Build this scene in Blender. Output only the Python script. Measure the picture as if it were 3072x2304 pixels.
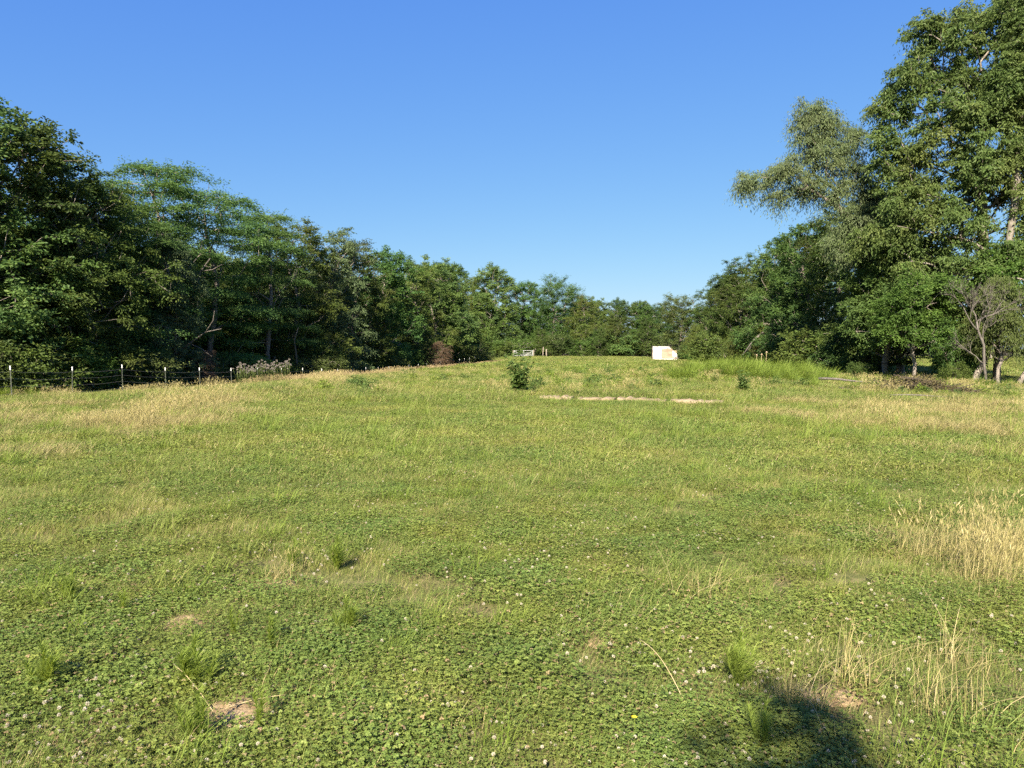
import bpy, bmesh, math, random
import numpy as np
from mathutils import Vector, Matrix, Euler

R = math.radians
rng = np.random.default_rng(7)
random.seed(7)
for o in list(bpy.data.objects):
    bpy.data.objects.remove(o)
scene = bpy.context.scene
COL = scene.collection

# ------------------------------------------------------------------ camera
cam_d = bpy.data.cameras.new('camera')
cam_d.sensor_width = 36.0
cam_d.lens = 26.2
cam_d.clip_start = 0.05
cam_d.clip_end = 6000
cam = bpy.data.objects.new('camera', cam_d)
cam.location = (0, 0, 1.6)
cam.rotation_euler = (R(90 - 2.66), 0, 0)
COL.objects.link(cam)
scene.camera = cam

# ------------------------------------------------------------------ sky and sun
SUN_EL, SUN_AZ = 36.0, 15.0          # degrees: height, and how far left of straight behind the camera
world = bpy.data.worlds.new('World')
scene.world = world
world.use_nodes = True
wn = world.node_tree
sky = wn.nodes.new('ShaderNodeTexSky')
sky.sky_type = 'NISHITA'
sky.sun_disc = False
sky.sun_elevation = R(SUN_EL)
sky.sun_rotation = R(180 + SUN_AZ)
sky.altitude = 50
sky.air_density = 1.0
sky.dust_density = 0.3
sky.ozone_density = 4.0
bg = wn.nodes['Background']
bg.inputs['Strength'].default_value = 0.1
# soft tone response per channel, as a phone camera renders a clear sky
EXPOSURE = 1.65
_sep = wn.nodes.new('ShaderNodeSeparateColor'); _com = wn.nodes.new('ShaderNodeCombineColor')
wn.links.new(sky.outputs[0], _sep.inputs[0])
for _c, (_p, _a) in enumerate(((0.90, 0.1056), (0.68, 0.193), (0.20, 0.645))):
    _pw = wn.nodes.new('ShaderNodeMath'); _pw.operation = 'POWER'; _pw.inputs[1].default_value = _p
    _ml = wn.nodes.new('ShaderNodeMath'); _ml.operation = 'MULTIPLY'; _ml.inputs[1].default_value = _a / (0.1 * 2 ** EXPOSURE)
    wn.links.new(_sep.outputs[_c], _pw.inputs[0]); wn.links.new(_pw.outputs[0], _ml.inputs[0]); wn.links.new(_ml.outputs[0], _com.inputs[_c])
wn.links.new(_com.outputs[0], bg.inputs['Color'])

sun_d = bpy.data.lights.new('sun', 'SUN')
sun_d.energy = 5.0
sun_d.angle = R(0.6)
sun_d.color = (1.0, 0.90, 0.74)
sun = bpy.data.objects.new('sun', sun_d)
sdir = Vector((-math.sin(R(SUN_AZ)) * math.cos(R(SUN_EL)), -math.cos(R(SUN_AZ)) * math.cos(R(SUN_EL)), math.sin(R(SUN_EL))))
sun.rotation_euler = sdir.to_track_quat('Z', 'Y').to_euler()
sun.location = (-20, -40, 30)
COL.objects.link(sun)

scene.view_settings.view_transform = 'Standard'
scene.view_settings.look = 'None'
scene.view_settings.gamma = 1.0
scene.view_settings.use_curve_mapping = False
scene.view_settings.exposure = EXPOSURE
scene.render.engine = 'CYCLES'
cy = scene.cycles
cy.max_bounces = 5
cy.diffuse_bounces = 4
cy.glossy_bounces = 2
cy.transmission_bounces = 4
cy.transparent_max_bounces = 4
cy.volume_bounces = 0
cy.caustics_reflective = False
cy.caustics_refractive = False
cy.sample_clamp_indirect = 4.0
cy.use_denoising = False
cy.use_light_tree = False

# ------------------------------------------------------------------ helpers
def tag(o, label=None, cat=None, group=None, kind=None):
    if label: o['label'] = label
    if cat: o['category'] = cat
    if group: o['group'] = group
    if kind: o['kind'] = kind
    return o

def empty(name, loc, label, cat, group=None, rz=0.0):
    o = bpy.data.objects.new(name, None)
    o.location = loc
    o.rotation_euler = (0, 0, rz)
    o.empty_display_size = 0.2
    COL.objects.link(o)
    return tag(o, label, cat, group)

def link(name, mesh, parent=None, loc=(0, 0, 0), rot=(0, 0, 0), scale=None):
    o = bpy.data.objects.new(name, mesh)
    o.location = loc
    o.rotation_euler = rot
    if scale is not None:
        o.scale = scale if hasattr(scale, '__len__') else (scale,) * 3
    o.parent = parent
    COL.objects.link(o)
    return o

def mesh_np(name, verts, faces_by_size, mats, attr=None, mat_idx=None, smooth=False):
    """verts (N,3); faces_by_size: list of (M,k) int arrays; attr: {name:(N,) floats}"""
    me = bpy.data.meshes.new(name)
    verts = np.asarray(verts, np.float32)
    me.vertices.add(len(verts))
    me.vertices.foreach_set('co', verts.ravel())
    loops = np.concatenate([np.asarray(f, np.int32).ravel() for f in faces_by_size]) if faces_by_size else np.zeros(0, np.int32)
    if len(loops):
        tot = np.concatenate([np.full(len(f), np.asarray(f).shape[1], np.int32) for f in faces_by_size])
        start = np.concatenate([[0], np.cumsum(tot)[:-1]]).astype(np.int32)
        me.loops.add(len(loops))
        me.loops.foreach_set('vertex_index', loops)
        me.polygons.add(len(tot))
        me.polygons.foreach_set('loop_start', start)
        me.polygons.foreach_set('loop_total', tot)
        if mat_idx is not None:
            me.polygons.foreach_set('material_index', np.asarray(mat_idx, np.int32))
        me.polygons.foreach_set('use_smooth', np.full(len(tot), smooth))
    for k, v in (attr or {}).items():
        a = me.attributes.new(k, 'FLOAT', 'POINT')
        a.data.foreach_set('value', np.asarray(v, np.float32))
    for m in mats:
        me.materials.append(m)
    me.update(calc_edges=True)
    return me

def unit(v):
    v = np.asarray(v, float)
    return v / np.maximum(np.linalg.norm(v, axis=-1, keepdims=True), 1e-9)

# value noise in numpy
_perm = np.random.default_rng(3).random((256, 256))
def vnoise(x, y):
    xi = np.floor(x).astype(int); yi = np.floor(y).astype(int)
    fx = x - xi; fy = y - yi
    fx = fx * fx * (3 - 2 * fx); fy = fy * fy * (3 - 2 * fy)
    g = lambda a, b: _perm[a % 256, b % 256]
    return (g(xi, yi) * (1 - fx) + g(xi + 1, yi) * fx) * (1 - fy) + (g(xi, yi + 1) * (1 - fx) + g(xi + 1, yi + 1) * fx) * fy
def fbm(x, y, o=3):
    s = 0; a = 0.5; t = 0
    for i in range(o):
        s = s + a * vnoise(x * 2 ** i + 17.3 * i, y * 2 ** i + 5.1 * i); t += a; a *= 0.5
    return s / t

def sstep(t):
    t = np.clip(t, 0, 1)
    return t * t * (3 - 2 * t)

# ------------------------------------------------------------------ terrain shape
def fence_x(y):
    return -20.15 + 0.173 * (np.asarray(y, float) - 30)

_AY = [-50, 0, 15, 30, 36, 46, 68, 90, 120, 146, 200, 4000]
_AZ = [0.0, 0.1, 0.25, 0.42, 0.62, 0.95, 1.55, 1.5, 0.8, 0.0, 0.0, 0.0]
def ground_h(x, y):
    x = np.asarray(x, float); y = np.asarray(y, float)
    A = np.interp(y, _AY, _AZ)
    fx = fence_x(np.minimum(y, 150))
    u = (fx + 11.5 - x) / 11.5
    h = -A * sstep(u) - 0.25 * A * np.clip(u - 1, 0, 1.5)
    h = h - 0.42 * sstep((x - 10) / 16) * np.interp(y, [0, 15, 40, 90, 130], [0.3, 0.7, 1, 0.6, 0.2])
    amp = np.interp(np.hypot(x, y), [0, 6, 30, 200], [0.02, 0.06, 0.16, 0.16])
    h = h + amp * (fbm(x * 0.35, y * 0.35) - 0.5) + 0.05 * (fbm(x * 1.3 + 40, y * 1.3) - 0.5)
    # low rises where the soil is heaped
    h = h + 0.25 * np.exp(-(((x - 13.5) / 3.0) ** 2 + ((y - 43) / 4.0) ** 2))
    h = h + 0.10 * np.exp(-(((x + 8.5) / 2.0) ** 2 + ((y - 27) / 9.0) ** 2))
    return h
def gz(x, y):
    return float(ground_h(np.array([x]), np.array([y]))[0])

def dryness(x, y):
    d = 0.85 * np.exp(-((x + 7.9 + 0.035 * (y - 14) + 0.6 * np.sin(y * 0.35)) / 1.7) ** 2) * sstep((y - 10) / 5) * sstep((46 - y) / 12)
    d = np.maximum(d, 0.46 * sstep((-3.6 - 0.10 * y - x) / 2.2) * sstep((y - 8) / 4) * sstep((34 - y) / 8))
    d = np.maximum(d, 0.46 * sstep((x - 3.4 - 0.14 * y) / 2.2) * sstep((y - 8) / 4) * sstep((30 - y) / 8))
    d = np.maximum(d, 0.34 * sstep((-10.5 - x) / 3) * sstep((y - 6) / 6) * sstep((90 - y) / 30))
    # band on the right
    t = np.clip(((x - 6.2) * 3.4 + (y - 17.8) * -3.6) / (3.4 ** 2 + 3.6 ** 2), 0, 2.6)
    dd = np.hypot(x - (6.2 + 3.4 * t), y - (17.8 - 3.6 * t))
    d = np.maximum(d, 0.9 * np.exp(-(dd / 1.25) ** 2))
    d = np.maximum(d, 0.5 * sstep((x - 9) / 4) * sstep((y - 9) / 6))
    d = np.maximum(d, 1.0 * np.exp(-(((x - 3.75 - 0.1 * y + 0.55) / 0.85) ** 2 + ((y - 5.6) / 1.0) ** 2)))
    d = np.maximum(d, 0.52 * np.exp(-((x - 1.6) / 0.6) ** 2 - ((y - 3.5) / 0.6) ** 2))
    d = np.maximum(d, 0.35 * np.exp(-((x - 2.2) / 0.9) ** 2 - ((y - 4.4) / 0.9) ** 2))
    d = np.maximum(d, 0.55 * np.exp(-((x + 1.7) / 0.5) ** 2 - ((y - 5.2) / 0.5) ** 2))
    d = np.maximum(d, 0.45 * np.exp(-((y - 33) / 6) ** 2) * sstep((x + 4) / 3) * sstep((12 - x) / 5))
    d = np.maximum(d, 0.42 * sstep((y - 55) / 30))
    d = d + 0.5 * (fbm(x * 0.45 + 9, y * 0.45) - 0.5) + 0.35 * (fbm(x * 1.7, y * 1.7 + 3) - 0.5)
    return np.clip(d, 0, 1)

def footing_gap(x, y):
    t = np.clip(((x - 0.88) * 5.22 + (y - 23.7) * -2.15) / (5.22 ** 2 + 2.15 ** 2), 0, 1)
    return np.hypot(x - (0.88 + 5.22 * t), (y + 0.10) - (23.7 - 2.15 * t))

# bare soil spots: (x, y, rx, ry)
SOIL = [(-1.88, 4.25, 0.13, 0.13), (-1.24, 3.20, 0.17, 0.15), (-1.62, 4.98, 0.15, 0.12), (0.51, 4.02, 0.10, 0.08), (1.50, 3.42, 0.13, 0.11), (1.42, 4.55, 0.08, 0.07)]
def soil_mask(x, y):
    m = np.zeros_like(x, float)
    for sx, sy, rx, ry in SOIL:
        m = np.maximum(m, np.exp(-(((x - sx) / rx) ** 2 + ((y - sy) / ry) ** 2) ** 2))
    return m

# ------------------------------------------------------------------ materials
def new_mat(name):
    m = bpy.data.materials.new(name)
    m.use_nodes = True
    nt = m.node_tree
    nt.nodes.clear()
    out = nt.nodes.new('ShaderNodeOutputMaterial')
    return m, nt, out

def ramp(nt, stops):
    r = nt.nodes.new('ShaderNodeValToRGB')
    el = r.color_ramp.elements
    while len(el) > 1: el.remove(el[-1])
    el[0].position = stops[0][0]; el[0].color = (*stops[0][1], 1)
    for p, c in stops[1:]:
        e = el.new(p); e.color = (*c, 1)
    return r

def leaf_mat(name, stops, trans=0.3, rough=0.5, spec=0.13, drift=0.0, drift_cols=None, drift_scale=0.6, objvar=0.0):
    m, nt, out = new_mat(name)
    at = nt.nodes.new('ShaderNodeAttribute'); at.attribute_name = 'tone'
    r = ramp(nt, stops)
    nt.links.new(at.outputs['Fac'], r.inputs[0])
    col = r.outputs[0]
    if drift:
        geo = nt.nodes.new('ShaderNodeNewGeometry')
        nz = nt.nodes.new('ShaderNodeTexNoise'); nz.inputs['Scale'].default_value = drift_scale; nz.inputs['Detail'].default_value = 3
        nt.links.new(geo.outputs['Position'], nz.inputs['Vector'])
        mr = nt.nodes.new('ShaderNodeMapRange'); mr.inputs[1].default_value = 0.42; mr.inputs[2].default_value = 0.68
        mr.inputs[3].default_value = 0; mr.inputs[4].default_value = drift
        nt.links.new(nz.outputs['Fac'], mr.inputs[0])
        mx = nt.nodes.new('ShaderNodeMix'); mx.data_type = 'RGBA'
        nt.links.new(mr.outputs[0], mx.inputs['Factor'])
        nt.links.new(col, mx.inputs['A'])
        r2 = ramp(nt, drift_cols); nt.links.new(at.outputs['Fac'], r2.inputs[0])
        nt.links.new(r2.outputs[0], mx.inputs['B'])
        col = mx.outputs['Result']
    if objvar:
        oi = nt.nodes.new('ShaderNodeObjectInfo')
        hv = nt.nodes.new('ShaderNodeHueSaturation')
        m1 = nt.nodes.new('ShaderNodeMapRange'); m1.inputs[3].default_value = 1 - objvar; m1.inputs[4].default_value = 1 + objvar
        nt.links.new(oi.outputs['Random'], m1.inputs[0]); nt.links.new(m1.outputs[0], hv.inputs['Value'])
        m2 = nt.nodes.new('ShaderNodeMath'); m2.operation = 'FRACT'; m3 = nt.nodes.new('ShaderNodeMath'); m3.operation = 'MULTIPLY'; m3.inputs[1].default_value = 7.31
        nt.links.new(oi.outputs['Random'], m3.inputs[0]); nt.links.new(m3.outputs[0], m2.inputs[0])
        m4 = nt.nodes.new('ShaderNodeMapRange'); m4.inputs[3].default_value = 0.5 - 0.1 * objvar; m4.inputs[4].default_value = 0.5 + 0.06 * objvar
        nt.links.new(m2.outputs[0], m4.inputs[0]); nt.links.new(m4.outputs[0], hv.inputs['Hue'])
        nt.links.new(col, hv.inputs['Color']); col = hv.outputs[0]
    p = nt.nodes.new('ShaderNodeBsdfPrincipled')
    p.inputs['Roughness'].default_value = rough
    p.inputs['Specular IOR Level'].default_value = spec
    nt.links.new(col, p.inputs['Base Color'])
    t = nt.nodes.new('ShaderNodeBsdfTranslucent')
    hs = nt.nodes.new('ShaderNodeHueSaturation'); hs.inputs['Saturation'].default_value = 1.1; hs.inputs['Value'].default_value = 1.25
    hs.inputs['Hue'].default_value = 0.485
    nt.links.new(col, hs.inputs['Color']); nt.links.new(hs.outputs[0], t.inputs['Color'])
    mix = nt.nodes.new('ShaderNodeMixShader'); mix.inputs[0].default_value = trans
    nt.links.new(p.outputs[0], mix.inputs[1]); nt.links.new(t.outputs[0], mix.inputs[2])
    nt.links.new(mix.outputs[0], out.inputs['Surface'])
    return m

def plain_mat(name, cols, scale=8.0, rough=0.8, bump=0.2, detail=6, stretch=None, metallic=0.0, spec=0.3):
    m, nt, out = new_mat(name)
    tc = nt.nodes.new('ShaderNodeTexCoord')
    src = tc.outputs['Object']
    if stretch:
        mp = nt.nodes.new('ShaderNodeMapping'); mp.inputs['Scale'].default_value = stretch
        nt.links.new(src, mp.inputs[0]); src = mp.outputs[0]
    nz = nt.nodes.new('ShaderNodeTexNoise'); nz.inputs['Scale'].default_value = scale; nz.inputs['Detail'].default_value = detail
    nt.links.new(src, nz.inputs['Vector'])
    n = len(cols)
    r = ramp(nt, [(0.3 + 0.4 * i / max(1, n - 1), c) for i, c in enumerate(cols)])
    nt.links.new(nz.outputs['Fac'], r.inputs[0])
    p = nt.nodes.new('ShaderNodeBsdfPrincipled')
    p.inputs['Roughness'].default_value = rough; p.inputs['Metallic'].default_value = metallic
    p.inputs['Specular IOR Level'].default_value = spec
    nt.links.new(r.outputs[0], p.inputs['Base Color'])
    if bump:
        b = nt.nodes.new('ShaderNodeBump'); b.inputs['Strength'].default_value = bump; b.inputs['Distance'].default_value = 0.03
        nt.links.new(nz.outputs['Fac'], b.inputs['Height']); nt.links.new(b.outputs[0], p.inputs['Normal'])
    nt.links.new(p.outputs[0], out.inputs['Surface'])
    return m

M = {}
M['oak'] = leaf_mat('oak_leaves', [(0, (0.050, 0.094, 0.024)), (0.55, (0.095, 0.158, 0.038)), (1, (0.165, 0.235, 0.062))], 0.38, drift=0.6,
                    drift_cols=[(0, (0.030, 0.074, 0.030)), (1, (0.085, 0.155, 0.060))], drift_scale=0.25, objvar=0.28)
M['locust'] = leaf_mat('locust_leaves', [(0, (0.050, 0.098, 0.025)), (0.5, (0.096, 0.166, 0.042)), (1, (0.168, 0.245, 0.070))], 0.42, drift=0.5,
                       drift_cols=[(0, (0.030, 0.082, 0.036)), (1, (0.088, 0.172, 0.068))], drift_scale=0.3, objvar=0.12)
M['willow'] = leaf_mat('willow_leaves', [(0, (0.075, 0.108, 0.046)), (0.6, (0.135, 0.178, 0.076)), (1, (0.21, 0.25, 0.12))], 0.3, rough=0.4, drift=0.5,
                       drift_cols=[(0, (0.090, 0.105, 0.042)), (1, (0.18, 0.195, 0.09))], drift_scale=0.5)
M['big'] = leaf_mat('tall_tree_leaves', [(0, (0.058, 0.098, 0.028)), (0.6, (0.112, 0.168, 0.048)), (1, (0.185, 0.235, 0.080))], 0.42, rough=0.42, drift=0.65,
                    drift_cols=[(0, (0.088, 0.112, 0.030)), (1, (0.205, 0.225, 0.068))], drift_scale=0.33)
M['shrub'] = leaf_mat('shrub_leaves', [(0, (0.048, 0.086, 0.020)), (0.6, (0.100, 0.158, 0.036)), (1, (0.175, 0.235, 0.060))], 0.38, drift=0.8,
                      drift_cols=[(0, (0.060, 0.072, 0.018)), (1, (0.120, 0.135, 0.035))], drift_scale=0.22, objvar=0.28)
M['brightshrub'] = leaf_mat('bright_shrub_leaves', [(0, (0.050, 0.100, 0.022)), (0.6, (0.100, 0.172, 0.036)), (1, (0.165, 0.245, 0.058))], 0.4)
M['olive'] = leaf_mat('olive_leaves', [(0, (0.062, 0.085, 0.024)), (0.6, (0.105, 0.135, 0.040)), (1, (0.150, 0.180, 0.060))], 0.32)
M['ash'] = leaf_mat('ash_leaves', [(0, (0.062, 0.095, 0.040)), (0.6, (0.115, 0.160, 0.068)), (1, (0.190, 0.235, 0.110))], 0.35, rough=0.4)
M['deadleaf'] = leaf_mat('dead_needles', [(0, (0.065, 0.040, 0.024)), (0.6, (0.115, 0.075, 0.045)), (1, (0.165, 0.115, 0.072))], 0.15)
M['bark'] = plain_mat('bark', [(0.085, 0.070, 0.055), (0.20, 0.17, 0.14), (0.30, 0.265, 0.22)], 6, 0.9, 0.6, stretch=(3, 3, 0.6))
M['palebark'] = plain_mat('pale_bark', [(0.10, 0.08, 0.06), (0.18, 0.155, 0.125), (0.25, 0.22, 0.18)], 5, 0.85, 0.5, stretch=(2.5, 2.5, 1.0))
M['deadwood'] = plain_mat('dead_wood', [(0.065, 0.055, 0.045), (0.115, 0.10, 0.084), (0.175, 0.155, 0.13)], 7, 0.85, 0.4, stretch=(3, 3, 1))
M['clover'] = leaf_mat('clover_leaves', [(0, (0.074, 0.118, 0.026)), (0.5, (0.144, 0.204, 0.047)), (0.88, (0.240, 0.292, 0.082)), (0.94, (0.22, 0.19, 0.08)), (1, (0.28, 0.20, 0.11))], 0.28, rough=0.5, drift=0.7,
                       drift_cols=[(0, (0.120, 0.142, 0.026)), (0.85, (0.265, 0.285, 0.060)), (1, (0.34, 0.26, 0.14))], drift_scale=1.1, objvar=0.16)
M['grass'] = leaf_mat('grass_blades', [(0, (0.078, 0.120, 0.025)), (0.55, (0.166, 0.222, 0.050)), (0.8, (0.278, 0.316, 0.084)), (0.86, (0.36, 0.30, 0.13)), (1, (0.45, 0.37, 0.19))], 0.3, drift=0.8,
                      drift_cols=[(0, (0.130, 0.150, 0.028)), (0.6, (0.270, 0.290, 0.066)), (0.75, (0.36, 0.305, 0.130)), (1, (0.44, 0.36, 0.19))], drift_scale=0.5, objvar=0.16)
M['lush'] = leaf_mat('lush_grass', [(0, (0.100, 0.155, 0.024)), (0.6, (0.190, 0.255, 0.042)), (1, (0.28, 0.33, 0.075))], 0.35)
M['drygrass'] = leaf_mat('dry_grass', [(0, (0.150, 0.150, 0.045)), (0.35, (0.28, 0.245, 0.090)), (0.7, (0.40, 0.335, 0.150)), (1, (0.50, 0.42, 0.22))], 0.25, rough=0.6)
M['thatch'] = leaf_mat('dead_thatch', [(0, (0.13, 0.085, 0.045)), (0.5, (0.24, 0.175, 0.095)), (1, (0.36, 0.29, 0.16))], 0.15)
M['redgrass'] = leaf_mat('seed_head_grass', [(0, (0.17, 0.125, 0.065)), (0.5, (0.27, 0.20, 0.105)), (1, (0.38, 0.30, 0.16))], 0.2)
M['weed'] = leaf_mat('weed_leaves', [(0, (0.060, 0.105, 0.026)), (0.6, (0.115, 0.175, 0.046)), (1, (0.19, 0.245, 0.08))], 0.35, rough=0.45)
M['foxweed'] = leaf_mat('feathery_weed_leaves', [(0, (0.150, 0.215, 0.036)), (0.6, (0.240, 0.310, 0.058)), (1, (0.33, 0.39, 0.10))], 0.5)
M['petal'] = leaf_mat('clover_petals', [(0, (0.46, 0.36, 0.24)), (0.5, (0.60, 0.56, 0.44)), (1, (0.70, 0.67, 0.58))], 0.4, rough=0.7)
M['brownleaf'] = leaf_mat('brush_leaves', [(0, (0.050, 0.045, 0.022)), (0.6, (0.095, 0.075, 0.036)), (1, (0.15, 0.125, 0.055))], 0.2)
M['whitepaint'] = plain_mat('white_paint', [(0.42, 0.42, 0.41), (0.52, 0.52, 0.51), (0.56, 0.56, 0.55)], 9, 0.5, 0.05)
M['postpaint'] = plain_mat('post_paint', [(0.030, 0.040, 0.030), (0.055, 0.065, 0.050), (0.10, 0.085, 0.065)], 14, 0.6, 0.1)
M['wire'] = plain_mat('wire_metal', [(0.16, 0.15, 0.14), (0.24, 0.22, 0.21)], 20, 0.5, 0.0, metallic=0.6)
M['wood'] = plain_mat('weathered_wood', [(0.14, 0.115, 0.085), (0.24, 0.205, 0.155), (0.30, 0.26, 0.20)], 6, 0.85, 0.4, stretch=(4, 4, 0.8))
M['soil'] = plain_mat('soil', [(0.17, 0.115, 0.060), (0.29, 0.205, 0.115), (0.38, 0.285, 0.17)], 22, 0.95, 0.8, spec=0.1)
M['concrete'] = plain_mat('old_concrete', [(0.17, 0.12, 0.075), (0.26, 0.195, 0.12), (0.33, 0.255, 0.165)], 5, 0.9, 0.5, spec=0.15)
M['stone'] = plain_mat('stone', [(0.26, 0.18, 0.12), (0.44, 0.33, 0.24), (0.54, 0.43, 0.33)], 9, 0.9, 0.6)

# ground sheet material: thatch, soil and leaf litter
def ground_material():
    m, nt, out = new_mat('ground')
    geo = nt.nodes.new('ShaderNodeNewGeometry')
    n1 = nt.nodes.new('ShaderNodeTexNoise'); n1.inputs['Scale'].default_value = 9; n1.inputs['Detail'].default_value = 8
    n2 = nt.nodes.new('ShaderNodeTexNoise'); n2.inputs['Scale'].default_value = 0.35; n2.inputs['Detail'].default_value = 4
    n3 = nt.nodes.new('ShaderNodeTexNoise'); n3.inputs['Scale'].default_value = 55; n3.inputs['Detail'].default_value = 6
    for n in (n1, n2, n3): nt.links.new(geo.outputs['Position'], n.inputs['Vector'])
    r1 = ramp(nt, [(0.3, (0.055, 0.068, 0.020)), (0.5, (0.105, 0.115, 0.036)), (0.7, (0.19, 0.165, 0.075))])
    nt.links.new(n1.outputs['Fac'], r1.inputs[0])
    r3 = ramp(nt, [(0.3, (0.06, 0.050, 0.024)), (0.55, (0.13, 0.120, 0.045)), (0.75, (0.26, 0.21, 0.11))])
    nt.links.new(n3.outputs['Fac'], r3.inputs[0])
    mx = nt.nodes.new('ShaderNodeMix'); mx.data_type = 'RGBA'
    mr = nt.nodes.new('ShaderNodeMapRange'); mr.inputs[1].default_value = 0.4; mr.inputs[2].default_value = 0.62
    nt.links.new(n2.outputs['Fac'], mr.inputs[0]); nt.links.new(mr.outputs[0], mx.inputs['Factor'])
    nt.links.new(r1.outputs[0], mx.inputs['A']); nt.links.new(r3.outputs[0], mx.inputs['B'])
    at = nt.nodes.new('ShaderNodeAttribute'); at.attribute_name = 'litter'
    mx2 = nt.nodes.new('ShaderNodeMix'); mx2.data_type = 'RGBA'
    nt.links.new(at.outputs['Fac'], mx2.inputs['Factor'])
    nt.links.new(mx.outputs['Result'], mx2.inputs['A'])
    rl = ramp(nt, [(0.3, (0.030, 0.026, 0.016)), (0.6, (0.075, 0.060, 0.034)), (0.8, (0.13, 0.10, 0.06))])
    nt.links.new(n1.outputs['Fac'], rl.inputs[0]); nt.links.new(rl.outputs[0], mx2.inputs['B'])
    at2 = nt.nodes.new('ShaderNodeAttribute'); at2.attribute_name = 'sand'
    mx3 = nt.nodes.new('ShaderNodeMix'); mx3.data_type = 'RGBA'
    nt.links.new(at2.outputs['Fac'], mx3.inputs['Factor']); nt.links.new(mx2.outputs['Result'], mx3.inputs['A'])
    rs = ramp(nt, [(0.3, (0.28, 0.20, 0.13)), (0.7, (0.46, 0.36, 0.25))])
    nt.links.new(n1.outputs['Fac'], rs.inputs[0]); nt.links.new(rs.outputs[0], mx3.inputs['B'])
    p = nt.nodes.new('ShaderNodeBsdfPrincipled'); p.inputs['Roughness'].default_value = 0.95; p.inputs['Specular IOR Level'].default_value = 0.1
    nt.links.new(mx3.outputs['Result'], p.inputs['Base Color'])
    b = nt.nodes.new('ShaderNodeBump'); b.inputs['Strength'].default_value = 0.7; b.inputs['Distance'].default_value = 0.02
    nt.links.new(n3.outputs['Fac'], b.inputs['Height']); nt.links.new(b.outputs[0], p.inputs['Normal'])
    nt.links.new(p.outputs[0], out.inputs['Surface'])
    return m

# ------------------------------------------------------------------ ground
def sand_at(x, y):
    s = 0.9 * np.exp(-(((x - 7) / 6) ** 2 + ((y - 118 - 0.3 * x) / 3.0) ** 2))
    return s
def wood_at(x, y):
    l = sstep((fence_x(np.minimum(y, 160)) - 1.2 - x) / 2.0) * sstep((y - 20) / 6)
    r = sstep((x - 23.5) / 2.0) * sstep((34.5 - x) / 3) * sstep((y - 36) / 4)
    e = sstep((y - 151) / 4)
    return np.maximum(np.maximum(l, r), e)
def build_ground():
    nx, ny = 320, 340
    u = np.linspace(-1, 1, nx); xs = np.sinh(u * 6.4) / np.sinh(6.4) * 2600
    v = np.linspace(0, 1, ny); ys = -14 + np.where(v < 0.6, v / 0.6 * 62, 62 + np.sinh((v - 0.6) / 0.4 * 5) / np.sinh(5) * 2800)
    X, Y = np.meshgrid(xs, ys)
    Z = ground_h(X, Y)
    V = np.stack([X, Y, Z], -1).reshape(-1, 3)
    i = np.arange(nx * ny).reshape(ny, nx)
    F = np.stack([i[:-1, :-1], i[:-1, 1:], i[1:, 1:], i[1:, :-1]], -1).reshape(-1, 4)
    me = mesh_np('ground', V, [F], [ground_material()], {'litter': wood_at(V[:, 0], V[:, 1]), 'sand': sand_at(V[:, 0], V[:, 1])}, smooth=True)
    o = link('ground', me)
    tag(o, 'gently mounded grassy pasture ground', 'ground', kind='structure')
build_ground()

# ------------------------------------------------------------------ leaf and tube builders
class Acc:
    def __init__(s): s.v = []; s.q = []; s.t = []; s.a = []; s.n = 0
    def add(s, v, q=None, t=None, a=None):
        v = np.asarray(v, float).reshape(-1, 3)
        s.v.append(v)
        if q is not None and len(q): s.q.append(np.asarray(q) + s.n)
        if t is not None and len(t): s.t.append(np.asarray(t) + s.n)
        s.a.append(np.full(len(v), 0.5) if a is None else np.broadcast_to(np.asarray(a, float), (len(v),)).copy())
        s.n += len(v)
    def mesh(s, name, mats, smooth=False, mat_idx=None):
        fs = []
        if s.q: fs.append(np.concatenate(s.q))
        if s.t: fs.append(np.concatenate(s.t))
        return mesh_np(name, np.concatenate(s.v), fs, mats, {'tone': np.concatenate(s.a)}, mat_idx, smooth)

def leaves(acc, P, D, N, L, W, tone, fold=0.12):
    """diamond leaves: P base (n,3), D axis, N normal, L length, W width"""
    n = len(P)
    if n == 0: return
    D = unit(D); S = unit(np.cross(D, N)); U = np.cross(S, D)
    L = np.broadcast_to(L, (n,))[:, None]; W = np.broadcast_to(W, (n,))[:, None]
    b = P
    l = P + D * L * 0.45 + S * W * 0.5 + U * W * fold
    t = P + D * L - U * L * 0.12
    r = P + D * L * 0.45 - S * W * 0.5 + U * W * fold
    V = np.stack([b, r, t, l], 1).reshape(-1, 3)
    F = np.arange(n * 4).reshape(n, 4)
    acc.add(V, q=F, a=np.repeat(np.broadcast_to(tone, (n,)), 4))

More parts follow.
